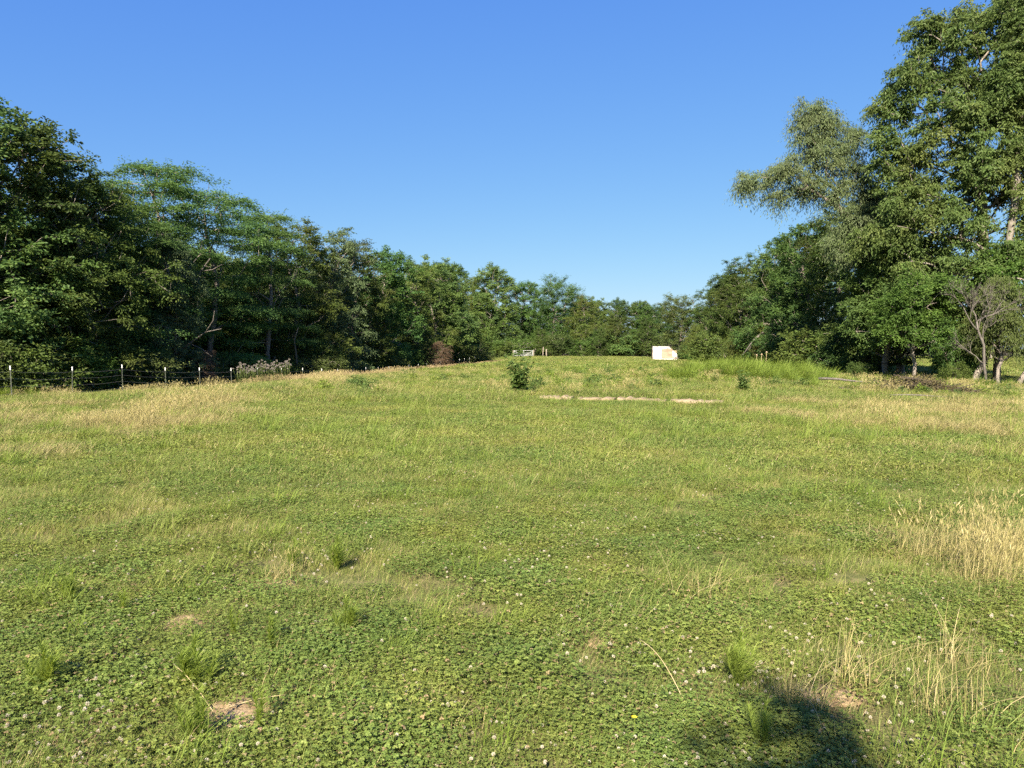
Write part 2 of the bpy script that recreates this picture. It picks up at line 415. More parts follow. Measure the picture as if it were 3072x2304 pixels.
def blades(acc, P, yaw, H, lean, W, tone, seg=2, curl=0.6):
    """curved grass blades as strips ending in a point"""
    n = len(P)
    d = np.stack([np.cos(yaw), np.sin(yaw), np.zeros(n)], 1)
    s = np.stack([-np.sin(yaw + 0.6), np.cos(yaw + 0.6), np.zeros(n)], 1)
    rows = []
    for k in range(seg + 1):
        t = k / seg
        off = d * (lean * H * (t * (1 - curl) + curl * t * t))[:, None] + np.array([0, 0, 1.0]) * (H * (t - 0.28 * np.minimum(lean, 1.6) * t * t))[:, None]
        c = P + off
        if k < seg:
            w = (W * (1 - 0.55 * t) * 0.5)[:, None]
            rows += [c - s * w, c + s * w]
        else:
            rows += [c]
    V = np.stack(rows, 1)
    m = V.shape[1]
    base = (np.arange(n) * m)[:, None]
    q = []
    for k in range(seg - 1):
        q.append(base + np.array([2 * k, 2 * k + 1, 2 * k + 3, 2 * k + 2]))
    k = seg - 1
    t_ = base + np.array([2 * k, 2 * k + 1, 2 * k + 2])
    acc.add(V.reshape(-1, 3), q=np.concatenate(q) if q else None, t=t_, a=np.repeat(tone, m))

def tubes(acc, A, B, ra, rb, sides, tone=0.5):
    n = len(A)
    if n == 0: return
    D = unit(B - A)
    ref = np.where(np.abs(D[:, 2:3]) > 0.9, np.array([[1.0, 0, 0]]), np.array([[0, 0, 1.0]]))
    S = unit(np.cross(D, ref)); T = np.cross(D, S)
    ang = np.linspace(0, 2 * math.pi, sides, endpoint=False)
    c, s = np.cos(ang), np.sin(ang)
    ring = S[:, None, :] * c[None, :, None] + T[:, None, :] * s[None, :, None]
    va = A[:, None, :] + ring * ra[:, None, None]
    vb = B[:, None, :] + ring * rb[:, None, None]
    V = np.concatenate([va, vb], 1).reshape(-1, 3)
    base = (np.arange(n) * 2 * sides)[:, None]
    k = np.arange(sides); k2 = (k + 1) % sides
    f = np.stack([k, k2, k2 + sides, k + sides], 1)
    F = (base[:, :, None] + f[None]).reshape(-1, 4)
    acc.add(V, q=F, a=tone)

def polytube(acc, pts, radii, sides=6, tone=0.5):
    """one continuous tapered tube along a polyline"""
    pts = np.asarray(pts, float); radii = np.asarray(radii, float)
    n = len(pts)
    tan = np.zeros_like(pts); tan[1:-1] = pts[2:] - pts[:-2]; tan[0] = pts[1] - pts[0]; tan[-1] = pts[-1] - pts[-2]
    tan = unit(tan)
    ref = np.array([1.0, 0.13, 0.02])
    S = unit(np.cross(tan, ref)); T = np.cross(tan, S)
    ang = np.linspace(0, 2 * math.pi, sides, endpoint=False)
    ring = S[:, None, :] * np.cos(ang)[None, :, None] + T[:, None, :] * np.sin(ang)[None, :, None]
    V = (pts[:, None, :] + ring * radii[:, None, None]).reshape(-1, 3)
    F = []
    for i in range(n - 1):
        for k in range(sides):
            k2 = (k + 1) % sides
            F.append((i * sides + k, i * sides + k2, (i + 1) * sides + k2, (i + 1) * sides + k))
    nv = n * sides
    V = np.concatenate([V, pts[:1], pts[-1:]])
    T3 = [(nv, (k + 1) % sides, k) for k in range(sides)] + [(nv + 1, (n - 1) * sides + k, (n - 1) * sides + (k + 1) % sides) for k in range(sides)]
    acc.add(V, q=F, t=T3, a=tone)

# ------------------------------------------------------------------ trees
def grow_tree(name, seed, trunk, blobs, npts, leaf_mat_, bark_mat, sprays=8, nleaf=14, L=0.17, W=0.10, spray_len=0.75,
              droop=0.25, flat=0.0, tip_r=0.011, trunk_r=None, up=0.25, lone=0.35, shell=0.25, hang=0.0, sides=3, vert=0.8):
    g = np.random.default_rng(seed)
    trunk = [np.array(p, float) for p in trunk]
    nodes = [trunk[0]]; par = [-1]; plen = [0.0]
    for a, b in zip(trunk[:-1], trunk[1:]):
        k = max(2, int(np.linalg.norm(b - a) / 0.8))
        for i in range(1, k + 1):
            p = a + (b - a) * i / k + g.normal(0, 0.05, 3) * (1 if i < k else 0)
            nodes.append(p); par.append(len(nodes) - 2); plen.append(plen[-1] + np.linalg.norm(nodes[-1] - nodes[-2]))
    zmin = min(c[2] - r[2] for c, r in blobs)
    first = next((i for i, p in enumerate(nodes) if p[2] > max(0.25 * zmin, 0.3)), 1)
    vol = np.array([(r[0] * r[1] * r[2]) ** 0.72 for c, r in blobs]); vol /= vol.sum()
    pts = []
    for (c, r), f in zip(blobs, vol):
        n = max(3, int(npts * f))
        d = unit(g.normal(size=(n, 3)))
        rad = g.random(n) ** shell
        p = np.array(c) + d * rad[:, None] * np.array(r) * (1 + 0.16 * g.normal(size=(n, 1)))
        if flat:
            p[:, 2] = np.round(p[:, 2] / flat) * flat * 0.75 + p[:, 2] * 0.25
        pts.append(p)
    pts = np.concatenate(pts)
    pts = pts[pts[:, 2] > 0.25]
    axis = np.array(nodes)
    dist = np.min(np.linalg.norm(pts[:, None, :] - axis[None, first:, :], axis=2), 1)
    order = np.argsort(dist)
    cap = len(nodes) + len(pts) * 5
    NP = np.zeros((cap, 3)); NP[:len(nodes)] = np.array(nodes)
    PL = np.zeros(cap); PL[:len(nodes)] = plen
    cnt = len(nodes)
    term = []
    for j in order:
        p = pts[j]
        dd = NP[first:cnt] - p
        dl = np.linalg.norm(dd, axis=1)
        cost = dl + 0.28 * PL[first:cnt] + 0.6 * np.maximum(0, dd[:, 2])
        q = int(np.argmin(cost)) + first
        a = NP[q]; l = np.linalg.norm(p - a)
        k = int(min(4, max(1, round(l / 0.9))))
        last = q
        for i in range(1, k + 1):
            t = i / k
            m = a + (p - a) * t
            if i < k:
                m = m + g.normal(0, 0.06 * l, 3) + np.array([0, 0, 0.10 * l * math.sin(math.pi * t)])
            if cnt >= cap: break
            NP[cnt] = m; par.append(last); PL[cnt] = PL[last] + np.linalg.norm(m - NP[last]); last = cnt; cnt += 1
        term.append(last)
    NP = NP[:cnt]; par = np.array(par)
    load = np.zeros(cnt); load[term] += 1
    for i in range(cnt - 1, 0, -1):
        load[par[i]] += load[i]
    rad = tip_r * np.maximum(load, 0.6) ** 0.46
    if trunk_r:
        rad = rad * (1 + (trunk_r / rad[0] - 1) * np.clip((load / load[0]), 0, 1) ** 0.5)
    rad[0] *= 1.35
    b = Acc()
    idx = np.arange(1, cnt)
    thick = rad[idx] > 0.05
    for sel, sd in ((idx[thick], 7), (idx[~thick], sides)):
        pa = par[sel]
        ra = np.minimum(rad[pa], rad[sel] * 1.6)
        tubes(b, NP[pa], NP[sel] + 0.02 * (NP[sel] - NP[pa]), ra, rad[sel], sd)
    trunk_me = b.mesh(name + '_trunk', [bark_mat], smooth=True)
    # foliage sprays
    thin = np.where(rad < tip_r * 2.6)[0]
    thin = thin[thin >= first]
    wts = np.ones(len(thin)); isterm = np.isin(thin, term); wts[isterm] = 2.2
    total = int(sprays * len(pts))
    src = g.choice(thin, total, p=wts / wts.sum())
    P0 = NP[src]
    dirb = unit(NP[src] - NP[par[src]])
    cen = np.array([np.mean([c[0] for c, r in blobs]), np.mean([c[1] for c, r in blobs]), 0.0])
    outw = P0 - cen; outw[:, 2] = 0; outw = unit(outw)
    D = unit(0.7 * dirb + 0.45 * outw + 0.75 * g.normal(size=(total, 3)) * np.array([1, 1, vert]) + np.array([0, 0, up]))
    if flat: D[:, 2] *= 0.35; D = unit(D)
    SL = spray_len * (0.55 + 0.75 * g.random(total))
    ctone = np.clip(0.45 + 0.20 * g.normal(size=total), 0, 1)
    node_tone = np.clip(0.5 + 0.2 * g.normal(size=cnt), 0, 1)[src]
    T = (np.arange(nleaf) + g.random((total, nleaf))) / nleaf
    side = unit(np.cross(D, np.array([0, 0, 1.0])))
    sg = np.where(np.arange(nleaf) % 2 == 0, 1.0, -1.0)[None, :] * np.ones((total, 1))
    wd = (0.22 * SL)[:, None] * np.sin(np.clip(T * 2.6 + 0.3, 0, math.pi)) * g.random((total, nleaf))
    base = P0[:, None, :] + D[:, None, :] * (SL[:, None] * T)[..., None] + side[:, None, :] * (sg * wd)[..., None]
    base[..., 2] -= droop * (SL[:, None] * T ** 2)
    base += g.normal(0, 0.05 * spray_len, base.shape)
    n = total * nleaf
    base = base.reshape(-1, 3)
    base[:, 2] = np.maximum(base[:, 2], 0.06)
    Dl = np.repeat(D, nleaf, 0); Sd = np.repeat(side, nleaf, 0) * sg.reshape(-1, 1)
    ax = unit(0.55 * Dl + 0.8 * Sd + lone * g.normal(size=(n, 3)) + np.array([0, 0, -0.25 - hang]))
    nm = unit(np.array([0, 0, 0.8]) + 0.35 * np.repeat(outw, nleaf, 0) + 0.7 * g.normal(size=(n, 3)))
    sz = 0.7 + 0.6 * g.random(n)
    tone = np.clip(0.5 * np.repeat(ctone, nleaf) + 0.5 * np.repeat(node_tone, nleaf) + 0.16 * g.normal(size=n), 0, 1)
    lv = Acc()
    leaves(lv, base, ax, nm, L * sz, W * sz, tone)
    crown_me = lv.mesh(name + '_crown', [leaf_mat_])
    return trunk_me, crown_me

def lobes(seed, H, rad, zlo, n, rr=(1.5, 2.4), zr=(1.1, 1.8), top=0.35):
    g = np.random.default_rng(seed)
    out = []
    for i in range(n):
        t = (i + 0.5) / n
        z = zlo + (H - zlo) * t
        R_ = rad * (1 - (1 - top) * max(0, t - 0.35) / 0.65) * (0.75 + 0.25 * min(1, t / 0.25))
        a = i * 2.4 + g.random() * 1.2
        d = R_ * (0.15 + 0.6 * g.random())
        s = g.uniform(*rr) * (1 - 0.35 * t); sz = g.uniform(*zr) * (1 - 0.25 * t)
        zc = min(z, H - sz * 0.85)
        out.append(((d * math.cos(a), d * math.sin(a), zc), (s, s, sz)))
    return out

PROTO = {}
def std_tree(key, seed, H, rad, zlo, n, npts, mat, bark='bark', rr=(2.0, 2.9), zr=(1.4, 2.1), top=0.42, **kw):
    g = np.random.default_rng(seed + 100)
    tr = [(0, 0, -0.3), (g.normal(0, .1), g.normal(0, .1), H * 0.2), (g.normal(0, .35), g.normal(0, .35), H * 0.5), (g.normal(0, .5), g.normal(0, .5), H * 0.8)]
    PROTO[key] = grow_tree(key, seed, tr, lobes(seed, H, rad, zlo, n, rr, zr, top), npts, M[mat], M[bark], **kw) + (H,)

std_tree('oak_a', 11, 13, 4.2, 2.2, 15, 500, 'oak', trunk_r=0.24)
std_tree('oak_b', 12, 13, 4.0, 1.8, 15, 480, 'oak', trunk_r=0.22, spray_len=0.8)
std_tree('oak_c', 13, 13, 4.6, 2.6, 17, 520, 'oak', trunk_r=0.26, top=0.6, up=0.45)
std_tree('locust_a', 21, 13, 4.6, 2.0, 14, 430, 'locust', trunk_r=0.2, flat=1.15, nleaf=20, L=0.14, W=0.055, spray_len=1.05, droop=0.3, zr=(0.7, 1.2), rr=(1.7, 2.6), top=0.55)
std_tree('locust_b', 22, 13, 4.4, 1.6, 13, 400, 'locust', trunk_r=0.2, flat=1.0, nleaf=20, L=0.14, W=0.055, spray_len=1.1, droop=0.35, zr=(0.7, 1.2), rr=(1.7, 2.6), top=0.5)
std_tree('elm_a', 31, 13, 3.7, 1.2, 14, 470, 'shrub', trunk_r=0.2, L=0.15, W=0.07, hang=0.4, droop=0.4)
std_tree('elm_b', 32, 13, 4.0, 1.4, 15, 490, 'shrub', trunk_r=0.22, L=0.17, W=0.075, hang=0.2)
std_tree('ash_a', 33, 13, 3.9, 1.2, 14, 450, 'ash', trunk_r=0.2, L=0.19, W=0.07, hang=0.6, droop=0.45)
std_tree('pale_a', 41, 10, 3.2, 1.0, 12, 330, 'olive', trunk_r=0.15, L=0.17, W=0.07, up=0.6, spray_len=0.9, top=0.6)
std_tree('cedar_a', 51, 12, 3.4, 0.8, 14, 420, 'oak', trunk_r=0.2, L=0.15, W=0.06, up=0.7, spray_len=0.9, nleaf=16, top=0.25, droop=0.0)

def shrub_proto(key, seed, H, rad, n, npts, mat, **kw):
    g = np.random.default_rng(seed)
    bl = []
    for i in range(n):
        a = g.random() * 6.28; d = rad * 0.75 * math.sqrt(g.random()); s = rad * g.uniform(0.35, 0.55)
        z = H * g.uniform(0.2, 0.72) * (1 - 0.4 * d / rad)
        bl.append(((d * math.cos(a), d * math.sin(a), z), (s, s, H * g.uniform(0.18, 0.3))))
    PROTO[key] = grow_tree(key, seed, [(0, 0, -0.15), (0.05, 0, H * 0.25), (0.1, -0.05, H * 0.5)], bl, npts, M[mat], M['bark'], tip_r=0.008, **kw) + (H,)
shrub_proto('shrub_a', 61, 3.0, 2.0, 9, 170, 'shrub', sprays=6, nleaf=13, L=0.13, W=0.06, spray_len=0.6)
shrub_proto('shrub_b', 62, 3.0, 1.8, 8, 160, 'oak', sprays=6, nleaf=13, L=0.12, W=0.065, spray_len=0.6)
shrub_proto('shrub_c', 63, 3.0, 2.2, 10, 180, 'olive', sprays=6, nleaf=14, L=0.11, W=0.04, spray_len=0.7, droop=0.5)
shrub_proto('shrub_d', 64, 3.0, 2.0, 9, 210, 'brightshrub', sprays=7, nleaf=14, L=0.11, W=0.055, spray_len=0.5)

def place(name, key, x, y, height, yaw, label, cat='tree', group=None, wide=1.0, dz=0.0):
    tm, cm, H = PROTO[key]
    s = height / H
    root = empty(name, (x, y, gz(x, y) + dz), label, cat, group)
    root.rotation_euler = (0, 0, yaw)
    root.scale = (s * wide, s * wide, s)
    link('trunk', tm, root)
    link('crown', cm, root)
    return root

def nth(i):
    ones = ['', 'first', 'second', 'third', 'fourth', 'fifth', 'sixth', 'seventh', 'eighth', 'ninth', 'tenth', 'eleventh', 'twelfth', 'thirteenth', 'fourteenth', 'fifteenth', 'sixteenth', 'seventeenth', 'eighteenth', 'nineteenth']
    if i < 20: return ones[i]
    t, r = divmod(i, 10)
    return {2: ('twentieth', 'twenty'), 3: ('thirtieth', 'thirty'), 4: ('fortieth', 'forty'), 5: ('fiftieth', 'fifty')}[t][0 if r == 0 else 1] + ('-' + ones[r] if r else '')

def left_x(y, back):
    return float(fence_x(y)) - back

LEFT = [  # y, set-back, height, proto, width, label
    (34.0, 7.5, 14.0, 'oak_b', 1.1, 'tall dark oak-like tree cut by the left picture edge'),
    (38.6, 7.0, 13.7, 'oak_a', 1.1, 'tall dense dark tree behind the two nearest fence posts'),
    (40.6, 4.8, 12.2, 'elm_a', 1.15, 'dense dark green tree behind the second fence post'),
    (43.8, 6.5, 13.0, 'locust_b', 1.0, 'feathery layered tree just right of the tallest left tree'),
    (48.0, 5.5, 14.6, 'locust_a', 1.0, 'highest feathery layered tree, with a pointed top, in left treeline'),
    (46.5, 3.8, 9.4, 'ash_a', 0.85, 'drooping-leaved lower tree in front of the feathery trees'),
    (54.5, 6.0, 15.2, 'locust_b', 1.1, 'spreading feathery tree whose flat tiers reach toward the open sky'),
    (60.5, 5.0, 14.0, 'locust_a', 1.0, 'feathery tree sloping down to the rounder trees of the left treeline'),
    (66.0, 5.5, 14.2, 'elm_b', 1.0, 'round dark tree behind the pale dried flower stems'),
    (72.0, 4.5, 14.4, 'ash_a', 1.05, 'round leafy tree with lighter top halfway along left treeline'),
    (79.0, 5.0, 14.2, 'elm_a', 1.15, 'dense tree with small drooping leaves above the brown dead bush'),
    (88.0, 5.0, 14.4, 'oak_a', 1.05, 'broad dark tree left of the far rounded tree group'),
    (98.0, 4.0, 14.2, 'elm_b', 1.0, 'dark drooping tree past the brown dead bush'),
    (112.0, 5.5, 15.6, 'oak_c', 1.15, 'rounded high tree behind and left of the white gate'),
    (126.0, 8.0, 16.6, 'oak_b', 1.0, 'big round-topped tree standing left of the white gate'),
    (158.0, 6.0, 18.6, 'oak_a', 1.05, 'large billowing tree rising right behind the white gate'),
]
for i, (y, b, h, k, w, lab) in enumerate(LEFT):
    x = left_x(y, b)
    place('broadleaf_tree', k, x, y, h, i * 1.9 + 0.4, lab, wide=w)

for row, (b, y0, dy, hh) in enumerate([(12.5, 34, 6.0, 13.0), (19.0, 38, 6.5, 13.2), (26, 46, 8, 13.6)]):
    y = y0; i = 0
    while y < 150:
        k = ['oak_a', 'elm_a', 'oak_b', 'elm_b', 'oak_c'][(i * 2 + row) % 5]
        h = hh * (0.88 + 0.16 * rng.random()) * (1 + 0.12 * sstep((y - 95) / 50))
        x = left_x(y, b + rng.normal(0, 0.8))
        place('woodland_tree', k, x, y, float(h), float(rng.random() * 6.28), 'dark woodland tree standing deep behind the front row of left treeline',
              group='trees deeper in the left woodland', wide=1.1)
        y += dy * (0.85 + 0.3 * rng.random()); i += 1

# undergrowth along the left wood edge
y = 27.0; i = 0
while y < 124:
    b = 3.6 + rng.random() * 1.6
    h = (2.2 + 2.4 * rng.random()) * (1 if y < 90 else 1.25)
    k = ['shrub_b', 'shrub_a', 'shrub_c', 'shrub_a', 'shrub_d', 'shrub_b', 'shrub_c'][i % 7]
    place('undergrowth_shrub', k, left_x(y, b), y, float(h), float(rng.random() * 6.28), '%s shrub from the left picture edge in the front row behind the wire fence' % nth(i + 1),
          'shrub', group='shrubs at the left woodland edge', wide=1.0)
    if i % 2 == 0:
        place('undergrowth_shrub', 'shrub_b', left_x(y, b + 3.5), y + 1.0, float(h * 1.35), float(rng.random() * 6.28),
              '%s higher dark shrub from the left edge, behind the front row of fence shrubs' % nth(i // 2 + 1), 'shrub', group='shrubs at the left woodland edge', wide=0.9)
    y += 2.6 * (0.8 + 0.5 * rng.random()) * (1 if y < 80 else 1.5); i += 1
place('yellow_green_shrub', 'shrub_c', left_x(62.5, 2.4), 62.5, 4.2, 0.6, 'yellowish green arching shrub behind the pale dried flower stems', 'shrub')
place('arching_shrub', 'shrub_c', left_x(118, 1.5), 118, 3.8, 2.6, 'yellow-tinged shrub at the tip of the left wood, beside the gate', 'shrub', wide=1.2)

# trees closing the far end of the pasture
FAR = [
    (-9.0, 162, 17.0, 'elm_b', 1.1, 'far dark tree behind the gap left of the white gate'),
    (2.0, 168, 16.6, 'oak_b', 1.1, 'far tree directly behind the white gate'),
    (9.5, 166, 17.4, 'cedar_a', 1.35, 'far bushy dark tree with upswept spiky top right of the gate'),
    (14.5, 172, 15.2, 'cedar_a', 1.1, 'far dark tree on the right shoulder of the spiky-topped tree'),
    (15.5, 158, 12.6, 'elm_a', 1.2, 'lower far tree with sloping crown right of the wooden posts'),
    (20.5, 182, 13.6, 'oak_c', 1.0, 'small far rounded tree in the lowest dip of the skyline'),
    (26.0, 186, 13.6, 'oak_a', 1.0, 'far green tree above and left of the white ruin'),
    (33.5, 196, 14.2, 'oak_b', 1.0, 'darkest far tree, blue-green, above the white ruin'),
    (28.5, 126, 10.6, 'pale_a', 1.15, 'pale green upright tree close behind the white ruin'),
    (33.0, 120, 9.4, 'pale_a', 1.1, 'pale green smaller tree right behind the stepped end of the ruin'),
    (21.0, 150, 8.5, 'elm_a', 1.3, 'low spreading tree left of the white ruin'),
]
for i, (x, y, h, k, w, lab) in enumerate(FAR):
    place('far_tree', k, x, y, h, i * 2.3 + 1.0, lab, wide=w)
for i in range(15):
    x = -12 + i * 3.6 + rng.normal(0, 0.8); y = 152 + rng.normal(0, 2.5)
    place('far_shrub', ['shrub_b', 'shrub_a', 'elm_a'][i % 3], x, y, float(5.0 + 3 * rng.random()), float(rng.random() * 6.28),
          '%s low shrub from the left in the far hedge closing the pasture' % nth(i + 1), 'shrub', group='shrubs of the far hedge', wide=1.2)
for i in range(16):
    x = -24 + i * 5.2 + rng.normal(0, 1); y = 196 + rng.normal(0, 6)
    place('backing_tree', ['oak_a', 'oak_b', 'elm_b', 'oak_c'][i % 4], x, y, float(11.5 + 1.5 * rng.random()), float(rng.random() * 6.28),
          'distant tree mostly hidden behind the trees closing the pasture', group='distant trees behind the far hedge', wide=1.25)

# right-hand treeline
RIGHT = [
    (29.5, 108, 10.5, 'elm_b', 1.1, 'rounded tree immediately right of the white ruin'),
    (28.0, 98, 11.4, 'oak_b', 1.0, 'dark tree right of the ruin where right treeline begins to rise'),
    (27.5, 89, 12.6, 'elm_a', 1.15, 'light-topped tree with drooping leaves at the far end of right treeline'),
    (28.5, 80, 13.2, 'oak_a', 1.0, 'dark dense tree behind the bare arching branches'),
    (28.0, 71, 13.4, 'oak_c', 1.0, 'broad dark tree midway along the right treeline'),
    (27.5, 62.5, 13.4, 'elm_b', 1.05, 'dense tree in right treeline below the long willow limb'),
    (29.5, 56.5, 12.6, 'oak_a', 1.0, 'dark tree behind the leaning willow'),
]
for i, (x, y, h, k, w, lab) in enumerate(RIGHT):
    place('treeline_tree', k, x, y, h, i * 1.7 + 2.2, lab, wide=w)
y = 53; i = 0
while y < 112:
    place('treeline_shrub', ['shrub_b', 'shrub_a', 'elm_a'][i % 3], 25.0 + rng.normal(0, 0.7) + 0.03 * (y - 50), y, float(3.2 + 2.6 * rng.random()), float(rng.random() * 6.28),
          '%s dark shrub, counted from the tall right tree toward the ruin, under the right treeline' % nth(i + 1), 'shrub', group='shrubs at the foot of the right treeline')
    if i % 2 and y > 76:
        place('backing_tree', ['elm_b', 'oak_b', 'oak_a'][i % 3], 34 + rng.normal(0, 1), y + 1.5, float(10.5 + rng.random() * 2), float(rng.random() * 6.28),
              'tree standing behind the front trees of the right treeline', group='second row of right treeline', wide=1.1)
    y += 3.6 * (0.85 + 0.4 * rng.random()); i += 1
for i in range(14):
    x = 62 + i * 9 + rng.normal(0, 2); y = 128 + rng.normal(0, 8) - i * 2
    place('distant_tree', ['oak_a', 'elm_b', 'oak_c', 'elm_a'][i % 4], x, y, float(12 + 3 * rng.random()), float(rng.random() * 6.28),
          '%s distant tree from the left beyond the sunlit field under the right trees' % nth(i + 1), group='distant trees beyond the right field', wide=1.2)

# the tall open tree at the right edge
BX, BY = 28.0, 45.5
tall_blobs = [((-3.1, -0.6, 20.4), (1.5, 1.6, 1.7)), ((-1.6, 0.4, 18.6), (1.7, 1.8, 1.6)), ((-5.0, 0, 16.4), (1.5, 1.6, 1.4)), ((-4.2, -0.8, 18.0), (1.4, 1.5, 1.4)),
    ((0.8, 0.3, 21.2), (1.7, 1.8, 2.0)), ((1.6, 0, 18.2), (1.9, 2.0, 1.8)), ((2.6, 0.5, 22.4), (1.8, 1.8, 1.8)), ((4.2, 0, 20.0), (2.0, 2.0, 2.2)),
    ((-4.6, -0.4, 14.0), (1.7, 1.8, 1.5)), ((-2.2, -1.6, 15.0), (1.9, 1.9, 1.8)), ((0.6, -2.0, 15.6), (2.0, 1.8, 1.8)), ((-0.8, -2.2, 12.6), (2.2, 1.9, 1.9)),
    ((2.4, -1.5, 13.0), (2.0, 2.0, 1.8)), ((-4.2, -0.8, 11.2), (1.9, 1.9, 1.5)), ((-2.6, -2.0, 9.6), (2.0, 1.9, 1.4)), ((4.0, 0.6, 15.8), (1.8, 2.0, 2.0)),
    ((1.6, -2.4, 9.8), (2.0, 1.8, 1.4)), ((-5.2, 0.2, 8.6), (1.8, 1.9, 1.3)), ((4.4, -1.0, 10.4), (1.8, 1.8, 1.4)), ((-1.0, -2.6, 7.0), (1.9, 1.6, 1.1)), ((-0.4, 0.4, 17.0), (2.2, 1.8, 1.8)), ((-2.8, 0.6, 13.0), (2.0, 1.8, 1.8)), ((0.8, 0.2, 12.2), (2.0, 1.8, 1.8)), ((2.8, -0.4, 8.0), (2.0, 1.8, 1.4)), ((-3.4, -1.2, 6.8), (1.8, 1.6, 1.2)), ((-1.6, -0.4, 20.8), (1.5, 1.4, 1.4)), ((3.2, 0.2, 17.6), (1.8, 1.6, 1.8))]
PROTO['tall_tree'] = grow_tree('tall_tree', 71, [(0.2, 0, -0.3), (0.0, -0.1, 3.5), (0.6, 0, 8), (0.2, 0.1, 13), (0.7, 0, 18)], tall_blobs, 1500, M['big'], M['bark'],
                               sprays=8.5, nleaf=13, L=0.21, W=0.08, spray_len=0.8, hang=0.7, droop=0.45, trunk_r=0.34, shell=0.42, vert=1.0) + (23.5,)
place('tall_tree', 'tall_tree', BX, BY, 23.5, 0, 'tallest open-crowned tree at the right edge, taller than the picture')
# the pale-barked trunk behind it
pb = [((0.8, 0, 20.0), (1.6, 1.6, 2.0)), ((-0.6, 0.4, 16.4), (1.2, 1.2, 1.2)), ((2.2, 0, 16.5), (1.6, 1.6, 1.8)), ((1.6, 0.5, 22.6), (1.8, 1.6, 1.6)), ((2.4, 0, 12.5), (1.2, 1.2, 1.0))]
PROTO['pale_bark_tree'] = grow_tree('pale_bark_tree', 72, [(-0.4, 0, -0.3), (-0.3, 0, 4), (0.1, 0, 8), (0.4, 0, 12.0), (0.5, 0.2, 13.5)], pb + [((0.6, -0.2, 13.6), (1.3, 1.2, 1.1)), ((0.2, -0.3, 18.0), (1.4, 1.3, 1.4))], 420, M['big'], M['palebark'],
                                    sprays=8, nleaf=12, L=0.20, W=0.075, spray_len=0.75, hang=0.6, droop=0.4, trunk_r=0.21, shell=0.35) + (24.5,)
place('pale_bark_tree', 'pale_bark_tree', 28.0, 42.4, 23.5, 0, 'tall tree with a pale cream trunk showing near the right edge')
# the leaning willow with the long limb
wb = [((-10.4, 0, 12.9), (0.9, 0.9, 0.55)), ((-9.0, 0.3, 13.2), (1.2, 1.1, 0.8)), ((-7.6, -0.2, 13.6), (1.3, 1.2, 0.9)), ((-6.4, 0.3, 12.6), (1.3, 1.3, 0.9)), ((-5.2, 0, 14.0), (1.1, 1.2, 1.0)),
      ((-6.4, 0, 16.9), (1.0, 1.1, 0.9)), ((-5.6, 0.2, 15.6), (1.0, 1.1, 0.9)), ((-6.9, -0.2, 15.9), (0.8, 0.9, 0.7)), ((-4.6, 0, 12.3), (1.2, 1.2, 0.9)), ((-3.6, -0.4, 10.4), (1.4, 1.3, 1.0)),
      ((-3.0, 0, 8.4), (1.6, 1.5, 1.1)), ((-8.2, 0.2, 12.2), (0.9, 0.9, 0.5)), ((-3.4, 0.4, 16.0), (0.8, 0.8, 0.8)), ((-5.2, 0.2, 16.8), (0.9, 0.9, 0.9)), ((-6.2, 0, 14.8), (1.0, 1.0, 0.9)), ((-4.4, 0, 14.9), (1.0, 1.0, 0.9)), ((-3.2, 0.2, 13.4), (1.2, 1.1, 1.1)), ((-2.6, 0, 11.6), (1.3, 1.2, 1.1)), ((-4.2, 0.2, 9.2), (1.3, 1.2, 0.9)), ((-6.2, 0, 17.5), (0.9, 0.9, 0.7))]
PROTO['willow'] = grow_tree('willow', 73, [(0, 0, -0.3), (-0.5, 0, 3), (-1.6, 0, 6.4), (-3.0, 0, 9.2), (-4.6, 0, 11.4), (-6.6, 0, 12.6)], wb, 700, M['willow'], M['bark'],
                            sprays=8, nleaf=12, L=0.20, W=0.046, spray_len=1.0, hang=1.0, droop=0.6, trunk_r=0.24, shell=0.6, tip_r=0.009, vert=1.2) + (17.5,)
place('leaning_willow', 'willow', 26.0, 49.5, 17.5, 0, 'grey-green willow leaning out of right treeline with a long limb against sky')

# smaller trees and shrubs under the tall ones
def understory(key, seed, H, zlo, rad, n, npts, mat, bark='bark', **kw):
    g = np.random.default_rng(seed); bl = []
    for i in range(n):
        a = i * 2.4 + g.random(); d = rad * 0.7 * math.sqrt(g.random()); r_ = rad * g.uniform(0.36, 0.5)
        bl.append(((d * math.cos(a), d * math.sin(a), g.uniform(zlo + 0.5, H - 0.5)), (r_, r_, (H - zlo) * g.uniform(0.16, 0.26))))
    PROTO[key] = grow_tree(key, seed, [(0, 0, -0.2), (0.1, 0, zlo * 0.6), (-0.1, 0.05, zlo + 0.2), (0.1, 0, H * 0.75)], bl, npts, M[mat], M[bark], **kw) + (H,)
understory('bright_tree', 81, 6.0, 1.7, 2.3, 12, 300, 'brightshrub', sprays=8, nleaf=14, L=0.13, W=0.06, spray_len=0.6, trunk_r=0.10)
understory('hanging_tree', 82, 6.0, 1.6, 2.0, 11, 260, 'olive', sprays=7, nleaf=13, L=0.17, W=0.05, spray_len=0.8, hang=1.0, droop=0.8, trunk_r=0.12)
understory('dark_tree', 83, 9.0, 2.0, 2.8, 14, 380, 'oak', sprays=8, nleaf=14, L=0.15, W=0.08, spray_len=0.7, trunk_r=0.2)
place('bright_tree', 'bright_tree', 22.9, 42.5, 6.0, 0.3, 'bright green small tree below the tall tree, left of the bare dead tree')
place('bright_tree', 'bright_tree', 28.9, 41.5, 8.2, 1.9, 'bright green tree cut by the right picture edge', wide=0.8)
place('hanging_leaf_tree', 'hanging_tree', 26.5, 40.5, 5.6, 2.9, 'olive small tree with hanging leaves right of the bare dead tree', wide=0.8)
